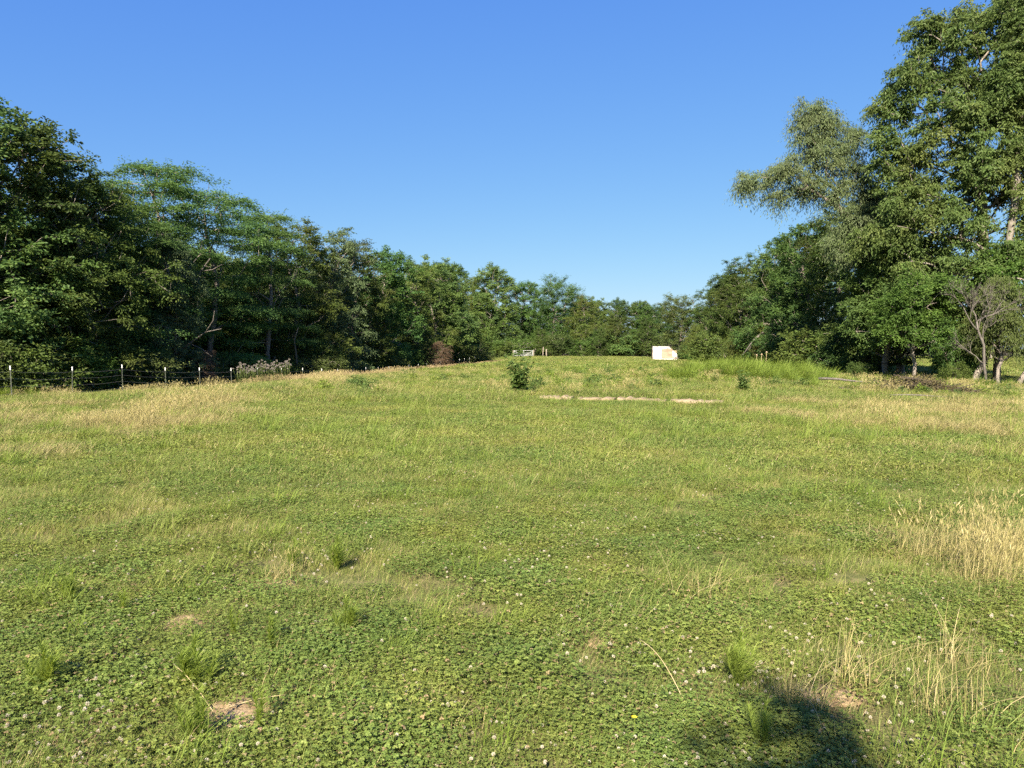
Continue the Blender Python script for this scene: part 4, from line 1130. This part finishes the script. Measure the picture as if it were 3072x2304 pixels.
# ------------------------------------------------------------------ weeds
def weed_mesh(seed, h, nb, ll, lw, mat, spread_=0.35):
    g = np.random.default_rng(seed)
    st = Acc(); lf = Acc()
    for b in range(nb):
        a = g.random() * 6.28; hh = h * g.uniform(0.55, 1.0); sp = spread_ * h * g.uniform(0.1, 1.0)
        if b == 0: hh = h; sp *= 0.15
        n = 7
        pts = np.array([[sp * (t ** 1.3) * math.cos(a), sp * (t ** 1.3) * math.sin(a), -0.03 + hh * t] for t in np.linspace(0, 1, n)]) + g.normal(0, 0.01 * h, (n, 3))
        polytube(st, pts, np.linspace(0.012, 0.003, n) * h, 5)
        k = int(34 * hh / h)
        t = g.uniform(0.15, 1.0, k); ti = t * (n - 1); i0 = np.minimum(ti.astype(int), n - 2); f = (ti - i0)[:, None]
        P = pts[i0] * (1 - f) + pts[i0 + 1] * f
        an = g.random(k) * 6.28
        D = np.stack([np.cos(an), np.sin(an), g.normal(0.15, 0.35, k)], 1)
        N = unit(np.stack([g.normal(0, .35, k), g.normal(0, .35, k), np.ones(k)], 1))
        s = (1.15 - 0.6 * t) * g.uniform(0.7, 1.2, k)
        leaves(lf, P + D * 0.02, D, N, ll * s, lw * s, np.clip(0.45 + 0.2 * g.normal(size=k), 0, 1))
    return st.mesh('stem', [M['weed']], True), lf.mesh('leaves', [mat])
weed_v = [weed_mesh(201, 1.0, 18, 0.19, 0.085, M['weed'], 0.34), weed_mesh(202, 1.0, 5, 0.15, 0.05, M['weed'], 0.5), weed_mesh(203, 1.0, 8, 0.13, 0.05, M['weed'], 0.6)]
WEEDS = [(0.28, 27.0, 1.6, 0, 'tall leafy dark green weed standing alone before the white gate'),
         (0.75, 26.4, 0.75, 2, 'shorter leafy weed close against the tall lone weed'),
         (5.3, 41.0, 0.75, 1, 'leafy weed in rough pasture below and right of the gate'),
         (3.2, 44.0, 0.7, 2, 'low leafy weed in rough pasture just right of tall lone weed'),
         (7.2, 36.5, 0.55, 2, 'low dark weed midway between the lone weed and the ruin'),
         (9.0, 33.0, 0.95, 1, 'upright dark weed left of two before the lush grass mound'),
         (8.4, 27.0, 0.95, 0, 'upright dark leafy weed right of two above the footing end'),
         (10.3, 30.5, 0.6, 2, 'low leafy weed left of the pale fallen branch'),
         (-3.2, 34.0, 0.45, 2, 'low leafy weed on the crest left of the tall lone weed'),
         (-6.5, 33.0, 0.40, 2, 'dark low weed tuft on the left crest'),
         (2.2, 24.9, 0.4, 1, 'small weed growing in the gap of the footing'),
         (4.62, 22.0, 0.33, 2, 'small weed between the two right lengths of the footing')]
for x, y, h, v, lab in WEEDS:
    r = empty('leafy_weed', (x, y, gz(x, y)), lab, 'weed', 'leafy weeds in the pasture', rz=x * 3)
    r.scale = (h, h, h)
    link('stem', weed_v[v][0], r); link('leaves', weed_v[v][1], r)

# feathery weeds in the foreground
def feather_mesh(seed, h, n, ln, stems=4):
    g = np.random.default_rng(seed); st = Acc(); lf = Acc()
    for k in range(stems):
        hh = h * (1.0 if k == 0 else g.uniform(0.55, 0.95)); a = g.random() * 6.28; sp = 0 if k == 0 else g.uniform(0.03, 0.09)
        pts = np.array([[sp * (0.35 + t * 0.65) * math.cos(a) + g.normal(0, .004), sp * (0.35 + t * 0.65) * math.sin(a) + g.normal(0, .004), hh * t] for t in np.linspace(-0.05, 1, 6)])
        polytube(st, pts, np.linspace(0.004, 0.0015, 6), 5)
        m = int(n * hh / h / stems * 1.4)
        z = hh * g.uniform(0.06, 1.0, m) ; P = np.stack([np.interp(z, pts[:, 2], pts[:, 0]), np.interp(z, pts[:, 2], pts[:, 1]), z], 1)
        blades(lf, P, g.random(m) * 6.28, np.full(m, ln) * g.uniform(0.6, 1.2, m) * (1.15 - 0.65 * z / hh), g.uniform(0.4, 1.3, m), np.full(m, 0.0036), np.clip(0.5 + 0.22 * g.normal(size=m), 0, 1), 3)
    return st.mesh('stem', [M['foxweed']], True), lf.mesh('leaves', [M['foxweed']])
feath = [feather_mesh(211, 0.21, 380, 0.085, 4), feather_mesh(212, 0.22, 240, 0.07, 2), feather_mesh(213, 0.22, 620, 0.10, 6)]
FEATH = [(-1.48, 3.42, 1.15, 2, 'bushiest feathery green weed, beside the fallen straw left of centre'),
         (-2.18, 3.40, 1.0, 2, 'feathery green weed at the left picture edge'),
         (-1.28, 2.98, 1.0, 0, 'feathery weed at the bottom edge below the bare soil'),
         (-1.05, 3.05, 0.85, 1, 'slim feathery weed just right of the lower bare soil'),
         (-1.27, 3.84, 0.95, 1, 'slender upright feathery weed alone in clover left of centre'),
         (-0.93, 4.10, 0.9, 2, 'spreading feathery weed nearest to the middle of the lawn'),
         (-1.55, 4.05, 0.8, 1, 'small feathery weed right of the upper bare soil'),
         (-1.58, 5.35, 1.0, 0, 'feathery weed left of three around the far bare soil'),
         (-1.25, 5.30, 1.1, 2, 'feathery weed right of three around the far bare soil'),
         (-2.75, 4.6, 1.0, 0, 'feathery weed among yellow clover toward the left edge'),
         (-2.3, 4.35, 0.8, 1, 'small feathery weed left of the upper bare soil'),
         (1.10, 3.50, 1.2, 2, 'dense feathery weed left of the dry straw tuft'),
         (1.02, 2.93, 0.9, 0, 'feathery weed inside the dark shadow at bottom'),
         (-2.55, 3.0, 1.0, 0, 'feathery weed in the bottom left corner'),
         (2.75, 3.05, 0.9, 1, 'feathery weed near the bottom right corner'),
         (0.15, 6.4, 0.7, 1, 'small feathery weed in the middle of the lawn')]
for x, y, s_, v, lab in FEATH:
    r = empty('feathery_weed', (x, y, gz(x, y)), lab, 'weed', 'feathery weeds in the clover', rz=x * 5)
    r.scale = (s_, s_, s_)
    link('stem', feath[v][0], r); link('leaves', feath[v][1], r)

# straw tufts with long arching stems
def straw_mesh(seed, n, h, r_):
    g = np.random.default_rng(seed); acc = Acc()
    P = disc(g, n, r_, 0.7); P[:, 2] = -0.01
    yaw = g.random(n) * 6.28
    blades(acc, P, yaw, g.uniform(0.5, 1.0, n) * h, g.uniform(0.05, 1.0, n) ** 1.3, np.full(n, 0.0034), np.clip(0.6 + 0.22 * g.normal(size=n), 0, 1), 5, 0.85)
    k = max(3, n // 9)
    blades(acc, P[:k], yaw[:k] + 1, g.uniform(0.9, 1.3, k) * h, g.uniform(1.1, 2.0, k), np.full(k, 0.0038), np.clip(0.75 + 0.15 * g.normal(size=k), 0, 1), 7, 0.9)
    b = n * 2
    blades(acc, disc(g, b, r_ * 1.4, 0.7), g.random(b) * 6.28, g.uniform(0.1, 0.4, b) * h, g.uniform(0.4, 1.8, b), np.full(b, 0.0045), np.clip(0.4 + 0.25 * g.normal(size=b), 0, 1), 3)
    return acc.mesh('straw_tuft', [M['drygrass']])
STRAW = [(1.62, 3.50, 0.42, 44, 0.10, 'tallest dry straw tuft at the top of the dark shadow'),
         (1.30, 3.28, 0.30, 46, 0.13, 'drooping dry straw tuft inside the left of the dark shadow'),
         (1.95, 3.22, 0.38, 46, 0.16, 'dry straw tuft right of the dark shadow'),
         (2.25, 3.75, 0.36, 34, 0.14, 'thin dry straw tuft right of the tallest one'),
         (1.20, 4.70, 0.34, 40, 0.18, 'dry straw tuft with a long stem arching left, mid right of lawn'),
         (2.9, 3.9, 0.36, 40, 0.18, 'dry straw tuft close to the right picture edge'),
         (-1.60, 5.05, 0.24, 40, 0.12, 'dry straw tuft on the far bare soil left of centre')]
for k, (x, y, h, n, r_, lab) in enumerate(STRAW):
    tag(link('straw_tuft', straw_mesh(220 + k, n, h, r_), None, (x, y, gz(x, y))), lab, 'dry grass', 'dry straw tufts')
# single straws
def straw(x0, y0, z0, x1, y1, z1, arch, r_, lab):
    pts = []
    for t in np.linspace(0, 1, 9):
        pts.append((x0 + (x1 - x0) * t, y0 + (y1 - y0) * t, gz(x0, y0) + z0 + (z1 - z0) * t + arch * math.sin(math.pi * t)))
    tag(link('fallen_straw', tube_mesh('fallen_straw', [(pts, np.linspace(r_, r_ * 0.6, 9))], M['straw'], 5)), lab, 'straw')
M['straw'] = plain_mat('straw', [(0.34, 0.27, 0.13), (0.44, 0.36, 0.20)], 30, 0.6, 0.0)
straw(-1.30, 3.18, 0.02, -1.62, 3.50, 0.10, 0.02, 0.0024, 'long pale straw leaning left from the lower bare soil')
straw(-1.28, 3.20, 0.02, -1.02, 3.26, 0.06, 0.01, 0.0022, 'short pale straw lying right across the lower bare soil')
straw(0.78, 3.30, 0.02, 0.62, 3.58, 0.20, 0.05, 0.0022, 'lone arching straw left of the dark shadow')

# bare soil spots, slightly uneven, with crumbs
for k, (sx, sy, rx_, ry_) in enumerate(SOIL):
    g = np.random.default_rng(300 + k)
    n, mrings = 26, 7
    V = [(0, 0, 0.022)]; F4 = []; F3 = []
    for j in range(1, mrings + 1):
        for i in range(n):
            a = 2 * math.pi * i / n; t = j / mrings
            wob = 1.15 + 0.35 * (vnoise(np.array([math.cos(a) * 1.7 + k * 3]), np.array([math.sin(a) * 1.7]))[0] - 0.5)
            x = rx_ * t * wob * math.cos(a); y = ry_ * t * wob * math.sin(a)
            V.append((x, y, (0.022 * (1 - t ** 2) + g.normal(0, 0.005) * (1 - t) - 0.012 * (t > 0.99)) + gz(sx + x, sy + y) - gz(sx, sy)))
    for i in range(n): F3.append((0, 1 + i, 1 + (i + 1) % n))
    for j in range(mrings - 1):
        for i in range(n):
            a = 1 + j * n + i; b = 1 + j * n + (i + 1) % n
            F4.append((a, a + n, b + n, b))
    acc = Acc(); acc.add(V, q=F4, t=F3)
    names = ['tan bare soil spot, upper of two at the left', 'tan bare soil spot, lower of two at the left', 'tan bare soil spot under the far straw tuft left of centre',
             'small grey-brown bare soil spot right of centre', 'bare soil at the foot of the tallest straw tuft', 'small bare soil spot below the arching straw']
    tag(link('bare_soil', acc.mesh('bare_soil', [M['soil']], True), None, (sx, sy, gz(sx, sy) + 0.004)), names[k], 'soil', kind='structure')
# small tan stone
def stone(x, y, s_, lab, mat='stone', seed=0):
    random.seed(seed + 5)
    bm = bmesh.new(); bmesh.ops.create_icosphere(bm, subdivisions=2, radius=1)
    for v in bm.verts:
        v.co *= 1 + 0.18 * (random.random() - 0.5)
        v.co = Vector((v.co.x * s_[0], v.co.y * s_[1], v.co.z * s_[2]))
    tag(link('stone', bm_mesh('stone', bm, [M[mat]], True), None, (x, y, gz(x, y) + s_[2] * 0.45), (0, 0, seed)), lab, 'stone')
stone(1.22, 3.68, (0.045, 0.03, 0.03), 'small tan stone in the clover above the feathery weed', seed=1)
stone(13.0, 44.5, (0.55, 0.4, 0.30), 'pale tan boulder at the top of the lush grass mound', seed=2)
stone(10.6, 16.2, (0.08, 0.06, 0.05), 'small pale stone in the dry grass band', seed=3)

# ------------------------------------------------------------------ white clover blossoms
def blossom_mesh(seed, h):
    g = np.random.default_rng(seed); acc = Acc()
    polytube(acc, [(0, 0, -0.01), (0.003, 0.002, h * 0.5), (0.004, 0, h)], [0.0011, 0.001, 0.0009], 4, 0.4)
    ns = sum(len(q) for q in acc.q) + sum(len(t) for t in acc.t)
    n = 46
    i = np.arange(n) + 0.5; ph = np.arccos(1 - 1.75 * i / n); th = 2.39996 * i * 1.0
    d = np.stack([np.sin(ph) * np.cos(th), np.sin(ph) * np.sin(th), np.cos(ph)], 1)
    nq0 = len(acc.q)
    leaves(acc, np.array([0.004, 0, h]) + d * 0.003, d + np.array([0, 0, 0.25]), unit(np.cross(d, g.normal(size=(n, 3)))), 0.0105 * g.uniform(0.8, 1.1, n), 0.0058, np.clip(0.5 + 0.2 * g.normal(size=n), 0, 1))
    q0 = sum(len(q) for q in acc.q[:nq0]); q1 = sum(len(q) for q in acc.q[nq0:]); t0 = sum(len(t) for t in acc.t)
    return acc.mesh('clover_blossom', [M['foxweed'], M['petal']], mat_idx=[0] * q0 + [1] * q1 + [0] * t0)
bl = [blossom_mesh(230 + k, h) for k, h in enumerate((0.06, 0.075, 0.09, 0.055))]
# clustered positions, thickest at the near edge
cand = []
g = np.random.default_rng(77)
while len(cand) < 1900:
    y = 2.75 + 13 * g.random() ** 1.7; x = g.uniform(-0.74, 0.74) * y
    dens = fbm(np.array([x * 1.3 + 31]), np.array([y * 1.3]))[0]
    if g.random() < np.clip((dens - 0.30) * 1.8, 0.10, 1) and dryness(np.array([x]), np.array([y]))[0] < 0.6 + 0.4 * g.random() and soil_mask(np.array([x]), np.array([y]))[0] < 0.3:
        cand.append((x, y))
cand.sort(key=lambda c: c[0] ** 2 + c[1] ** 2)
cand = np.array(cand)
for k, (x, y) in enumerate(cand[:300]):
    o = link('clover_blossom', bl[k % 4], None, (x, y, gz(x, y)), (g.normal(0, .12), g.normal(0, .12), g.random() * 6.28), 0.40 + 0.30 * g.random())
    tag(o, 'white clover blossom standing in the near lawn', 'blossom', 'white clover blossoms of the near lawn')
rest = cand[300:]
spread('clover_blossoms', bl[:2], rest, 0.5 + 0.35 * g.random(len(rest)), 'white clover blossoms dotted over the lawn farther out', 'blossoms')
# small yellow flower at the bottom edge
acc = Acc()
a = np.arange(7) * 0.9
leaves(acc, np.tile(np.array([[0, 0, 0.11]]), (7, 1)), np.stack([np.cos(a), np.sin(a), 0.2 + 0 * a], 1), np.tile(np.array([[0, 0, 1.0]]), (7, 1)), 0.014, 0.009, 0.5)
M['yellow'] = leaf_mat('yellow_petals', [(0, (0.75, 0.55, 0.03)), (1, (0.85, 0.65, 0.05))], 0.2)
yf = empty('yellow_flower', (0.50, 2.98, gz(0.50, 2.98)), 'single small yellow flower near the bottom edge', 'flower')
link('petals', acc.mesh('petals', [M['yellow']]), yf)
link('stem', tube_mesh('stem', [([(0, 0, -0.01), (0.004, 0, 0.06), (0, 0, 0.11)], [0.0014, 0.0012, 0.001])], M['foxweed'], 5), yf)

# ------------------------------------------------------------------ dried flower stems before the left woods
def dried_mesh(seed, h, nh):
    g = np.random.default_rng(seed); st = Acc(); hd = Acc()
    top = []
    for b in range(nh):
        a = g.random() * 6.28; s_ = 0.0 if b == 0 else g.uniform(0.06, 0.2); hh = h * (1 if b == 0 else g.uniform(0.75, 0.97)); z0 = h * g.uniform(0.45, 0.65)
        if b == 0: pts = [(0, 0, -0.05), (g.normal(0, .02), g.normal(0, .02), h * .5), (g.normal(0, .03), g.normal(0, .03), h)]
        else: pts = [(0, 0, z0), (s_ * .7 * math.cos(a), s_ * .7 * math.sin(a), (z0 + hh) / 2), (s_ * math.cos(a), s_ * math.sin(a), hh)]
        polytube(st, pts, [0.008, 0.007, 0.006], 4); top.append(pts[-1])
    heads = []
    for t in top:
        hd = Acc(); n = 20; i = np.arange(n) + 0.5; ph = np.arccos(1 - 1.8 * i / n); th = 2.4 * i
        d = np.stack([np.sin(ph) * np.cos(th), np.sin(ph) * np.sin(th), np.cos(ph)], 1)
        leaves(hd, np.array(t) + d * 0.008, d, unit(np.cross(d, g.normal(size=(n, 3)))), 0.045, 0.026, np.clip(0.5 + 0.3 * g.normal(size=n), 0, 1))
        heads.append(hd.mesh('flower_head', [M['drypetal']]))
    k = 14
    P = np.stack([np.zeros(k), np.zeros(k), g.uniform(0.1, 0.7, k) * h], 1)
    leaves(st, P, np.stack([g.normal(size=k), g.normal(size=k), g.normal(.2, .3, k)], 1), np.tile(np.array([[0, 0, 1.0]]), (k, 1)), 0.14, 0.03, 0.6)
    return st.mesh('stem', [M['olive']], True), heads
M['drypetal'] = leaf_mat('dried_flower_heads', [(0, (0.16, 0.13, 0.11)), (0.6, (0.24, 0.21, 0.18)), (1, (0.34, 0.31, 0.28))], 0.2)
dv = [dried_mesh(240 + k, 1.0, 2 + k) for k in range(3)]
g = np.random.default_rng(5)
for k in range(46):
    y = 38 + g.normal(0, 0.8); px = 708 + 162 * ((k + g.random()) / 46)
    x = (px - 1536) / 2235 * y
    s_ = g.uniform(0.85, 1.35)
    r = empty('dried_flower_stem', (x, y, gz(x, y)), 'dried pale-headed flower stem in the clump before the left woods', 'flower', 'dried flower stems in one clump', rz=g.random() * 6.28)
    r.scale = (s_, s_, s_)
    link('stem', dv[k % 3][0], r)
    for hm in dv[k % 3][1]: link('flower_head', hm, r)
for k, (x, y, h, lab) in enumerate([(14.6, 44.5, 1.15, 'leftmost of the thin stems with white round heads on the lush mound'),
                                    (14.9, 44.6, 1.2, 'middle thin stem with white round head on the lush mound'),
                                    (15.1, 44.4, 1.35, 'tallest thin stem with white round head on the lush mound')]):
    r = empty('round_head_stem', (x, y, gz(x, y)), lab, 'flower', 'stems with white round heads')
    link('stem', tube_mesh('stem', [([(0, 0, -0.05), (0.02, 0, h * .5), (0.03 * k, 0, h)], [0.013, 0.012, 0.01])], M['straw'], 5), r)
    bm = bmesh.new(); bmesh.ops.create_icosphere(bm, subdivisions=2, radius=0.055, matrix=Matrix.Translation((0.03 * k, 0, h)))
    for v in bm.verts: v.co += Vector((random.uniform(-.006, .006), random.uniform(-.006, .006), random.uniform(-.006, .006)))
    link('flower_head', bm_mesh('flower_head', bm, [M['petal']]), r)

# ------------------------------------------------------------------ dead wood on the right
def dead_branches(name, seed, base, segs, r0, depth, mat, spread_=0.55, lenf=0.72):
    """bare branching wood; segs = first polyline"""
    g = np.random.default_rng(seed); acc = Acc()
    def br(p, d, L_, r, dep):
        n = 4; pts = [p]; q = p.copy(); dd = d.copy()
        for i in range(n):
            dd = unit(dd + g.normal(0, 0.16, 3) + np.array([0, 0, 0.05])); q = q + dd * L_ / n; pts.append(q.copy())
        polytube(acc, pts, np.linspace(r, r * 0.55, n + 1), 6 if r > 0.02 else 4)
        if dep > 0:
            for k in range(g.integers(3, 5)):
                i = g.integers(2, n + 1)
                br(pts[i], unit(dd + g.normal(0, spread_, 3) + np.array([0, 0, 0.12])), L_ * lenf * g.uniform(.75, 1.1), r * 0.55, dep - 1)
    pts = [np.array(s, float) for s in segs]
    polytube(acc, pts, np.linspace(r0, r0 * 0.6, len(pts)), 8)
    br(pts[-1], unit(pts[-1] - pts[-2]), 1.3, r0 * 0.55, depth)
    br(pts[-1], unit(pts[-1] - pts[-2] + np.array([0.9, 0.2, 0.1])), 1.4, r0 * 0.5, depth)
    br(pts[-2], unit(np.array([-0.9, 0.1, 0.75])), 1.5, r0 * 0.5, depth)
    for k in range(1, len(pts) - 1):
        br(pts[k], unit(pts[k + 1] - pts[k] + g.normal(0, 0.8, 3)), 1.1, r0 * 0.4, depth - 1)
    return acc.mesh(name, [mat], True)
dt = tag(link('dead_tree', dead_branches('dead_tree', 251, None, [(0.35, 0, -0.2), (0.15, 0, 1.2), (0.1, 0, 2.2), (-0.2, 0, 2.9), (-0.3, 0, 3.4)], 0.075, 4, M['deadwood']), None,
              (24.3, 38.6, gz(24.3, 38.6))), 'bare grey dead tree with fine leafless twigs in front of the tall trees', 'dead tree')
def limb(name, pts, r0, loc, lab, subs=()):
    paths = [(pts, np.linspace(r0, r0 * 0.3, len(pts)))] + [(s, np.linspace(r0 * 0.55, r0 * 0.15, len(s))) for s in subs]
    tag(link(name, tube_mesh(name, paths, M['deadwood'], 6), None, loc), lab, 'branch')
lz = gz(24.5, 72)
limb('bare_limb', [(3.2, 0.5, 3.6), (1.6, 0.1, 3.9), (0.2, -0.3, 3.55), (-0.9, -0.5, 2.6), (-1.7, -0.6, 1.5)], 0.13, (24.2, 73, lz), 'bare pale limb arching down out of the right treeline',
     [[(0.2, -0.3, 3.55), (-0.6, -0.2, 2.9), (-1.0, -0.3, 2.0), (-1.9, -0.4, 1.3)], [(1.6, 0.1, 3.9), (0.7, 0.0, 4.45), (-0.3, 0, 4.35), (-0.7, 0, 4.0)], [(1.6, 0, 2.9), (0.9, -0.2, 2.9), (0.4, -0.3, 2.2)]])
limb('bare_limb', [(-1.2, 0, 2.2), (-0.2, -0.2, 3.0), (0.9, -0.4, 3.7), (1.9, -0.5, 3.9)], 0.07, (-19.6, 46.0, gz(-19.6, 46)), 'pale bare limb crossing the dark foliage of the feathery trees',
     [[(-0.2, -0.2, 3.0), (0.6, -0.4, 2.7), (1.3, -0.5, 2.2)], [(0.9, -0.4, 3.7), (1.4, -0.5, 4.4), (1.5, -0.5, 5.0)]])
limb('bare_limb', [(0.2, 0.6, 5.0), (0.3, 0.1, 6.4), (0.8, -0.2, 7.6), (1.5, -0.4, 8.4)], 0.08, (-20.4, 47.4, gz(-20.4, 47.4)), 'pale forked limb high in the feathery trees of left treeline',
     [[(0.3, 0.1, 6.4), (0.1, -0.1, 7.5), (0.3, -0.3, 8.6)], [(0.8, -0.2, 7.6), (1.6, -0.3, 7.7), (2.2, -0.4, 8.0)]])
limb('bare_limb', [(0.0, 0.8, 1.0), (0.2, 0.2, 2.4), (0.1, 0.0, 3.8), (0.5, -0.2, 4.8)], 0.10, (-17.6, 60.0, gz(-17.6, 60)), 'pale thin trunk standing in the dark gap of the left woods')
def leaning_trunk(x, y, pts, r, lab, mat='bark'):
    n = len(pts)
    tag(link('leaning_tree', tube_mesh('leaning_tree', [(pts, np.linspace(r, r * 0.8, n))], M[mat], 10), None, (x, y, gz(x, y))), lab, 'tree')
leaning_trunk(26.0, 42.0, [(0, 0, -0.2), (0.2, 0, 0.6), (0.7, 0, 1.6), (0.95, 0.1, 2.6), (1.0, 0.3, 4.0)], 0.19, 'dark trunk leaning right beside the foot of the tall tree')
leaning_trunk(27.9, 41.0, [(-0.1, 0, -0.15), (0.2, 0, 0.5), (0.8, 0, 1.4), (1.2, 0, 2.2), (1.8, 0, 3.4)], 0.14, 'thin dark trunk leaning hard right near the right picture edge')
# brush pile
g = np.random.default_rng(9); tw = Acc(); lf = Acc()
for k in range(130):
    a = g.normal(0, 0.25) + (0 if g.random() < .7 else 1.2); L_ = g.uniform(0.5, 1.6); x = g.normal(0, 0.8); y = g.normal(0, 0.4); z = abs(g.normal(0.16, 0.12)) * max(0.2, 1 - abs(x) / 2)
    d = np.array([math.cos(a), math.sin(a), g.normal(0, 0.12)])
    p0 = np.array([x, y, z]) - d * L_ / 2; p1 = p0 + d * L_; p0[2] = max(p0[2], 0.0); p1[2] = max(p1[2], 0.0)
    polytube(tw, [p0, (p0 + p1) / 2 + g.normal(0, 0.04, 3), p1], [0.014, 0.011, 0.005], 5)
n = 9000; P = np.stack([g.normal(0, 0.85, n), g.normal(0, 0.42, n), np.zeros(n)], 1); P[:, 2] = np.abs(g.normal(0.14, 0.14, n)) * np.clip(1.2 - np.abs(P[:, 0]) / 2.2, 0.15, 1)
leaves(lf, P, g.normal(size=(n, 3)) * np.array([1, 1, .4]), unit(g.normal(size=(n, 3)) + np.array([0, 0, 1.0])), 0.075, 0.035, np.clip(0.4 + 0.25 * g.normal(size=n), 0, 1))
M['darktwig'] = plain_mat('dark_twigs', [(0.045, 0.035, 0.026), (0.09, 0.07, 0.052)], 9, 0.9, 0.2)
bp = empty('brush_pile', (15.0, 28.2, gz(15.0, 28.2)), 'low brown pile of cut brush and leaves in the dry grass on the right', 'brush pile', rz=-0.12)
bp.scale = (1.25, 1.1, 1.5)
link('twigs', tw.mesh('twigs', [M['darktwig']], True), bp); link('leaves', lf.mesh('leaves', [M['brownleaf']]), bp)
def log(x0, y0, x1, y1, r, lift, lab):
    z0, z1 = gz(x0, y0), gz(x1, y1)
    pts = [(x0 + (x1 - x0) * t, y0 + (y1 - y0) * t, z0 + (z1 - z0) * t + lift + 0.03 * math.sin(5 * t)) for t in np.linspace(0, 1, 6)]
    tag(link('fallen_branch', tube_mesh('fallen_branch', [(pts, np.linspace(r, r * 0.6, 6))], M['deadwood'], 7)), lab, 'branch')
log(13.6, 33.0, 15.0, 31.8, 0.06, 0.34, 'pale fallen branch lying in the grass left of the brush pile')
log(12.2, 24.0, 14.2, 23.4, 0.025, 0.16, 'thin pale stick lying in the dry grass below the brush pile')
# brown dead bush at the left wood edge
PROTO['dead_bush'] = grow_tree('dead_bush', 261, [(0, 0, -0.1), (0, 0, 1.2), (0.1, 0, 2.4)], [((0.1, 0, 2.6), (1.0, 0.9, 0.9)), ((-0.3, 0, 1.2), (0.9, 0.8, 0.8)), ((0.4, 0, 1.6), (0.7, 0.7, 0.9)), ((0.2, 0, 0.7), (1.0, 0.9, 0.5))], 150,
                               M['deadleaf'], M['deadwood'], sprays=5, nleaf=14, L=0.16, W=0.022, spray_len=0.6, hang=0.8, droop=0.6, tip_r=0.01) + (3.6,)
by = 92.0; bx = float(fence_x(by)) + 0.6
place('dead_bush', 'dead_bush', bx, by, 4.0, 0.5, 'rusty brown dead bush at the edge of the left woods', 'bush')
place('dead_bush', 'dead_bush', left_x(47, 2.2), 47, 2.6, 2.5, 'brown dead vines hanging low among the dark left trees', 'bush')

# ------------------------------------------------------------------ unseen tree added behind the camera, shaped to cast the shadow on the lawn
PROTO['shadow_tree'] = grow_tree('shadow_tree', 271, [(0, 0, -0.2), (0, 0, 1.5), (0.1, 0, 3.4), (0, 0, 5.4)], [((0.0, 0, 5.75), (0.22, 0.22, 0.28)), ((0.0, 0.0, 5.3), (0.34, 0.34, 0.4)), ((0.05, -0.1, 4.6), (0.5, 0.5, 0.6)), ((-0.1, 0, 3.6), (0.8, 0.8, 0.8)), ((0.1, 0.1, 2.6), (0.9, 0.9, 0.6))],
                               190, M['oak'], M['bark'], sprays=4.5, nleaf=12, L=0.12, W=0.07, spray_len=0.4, tip_r=0.008, trunk_r=0.09) + (6.3,)
TX, TY = 1.22 - 6.05 / math.tan(R(SUN_EL)) * math.sin(R(SUN_AZ)), 3.0 - 6.05 / math.tan(R(SUN_EL)) * math.cos(R(SUN_AZ))
place('shadow_tree', 'shadow_tree', TX, TY, 6.3, 0.0, 'unseen small tree added behind the viewer to cast the shadow at bottom')
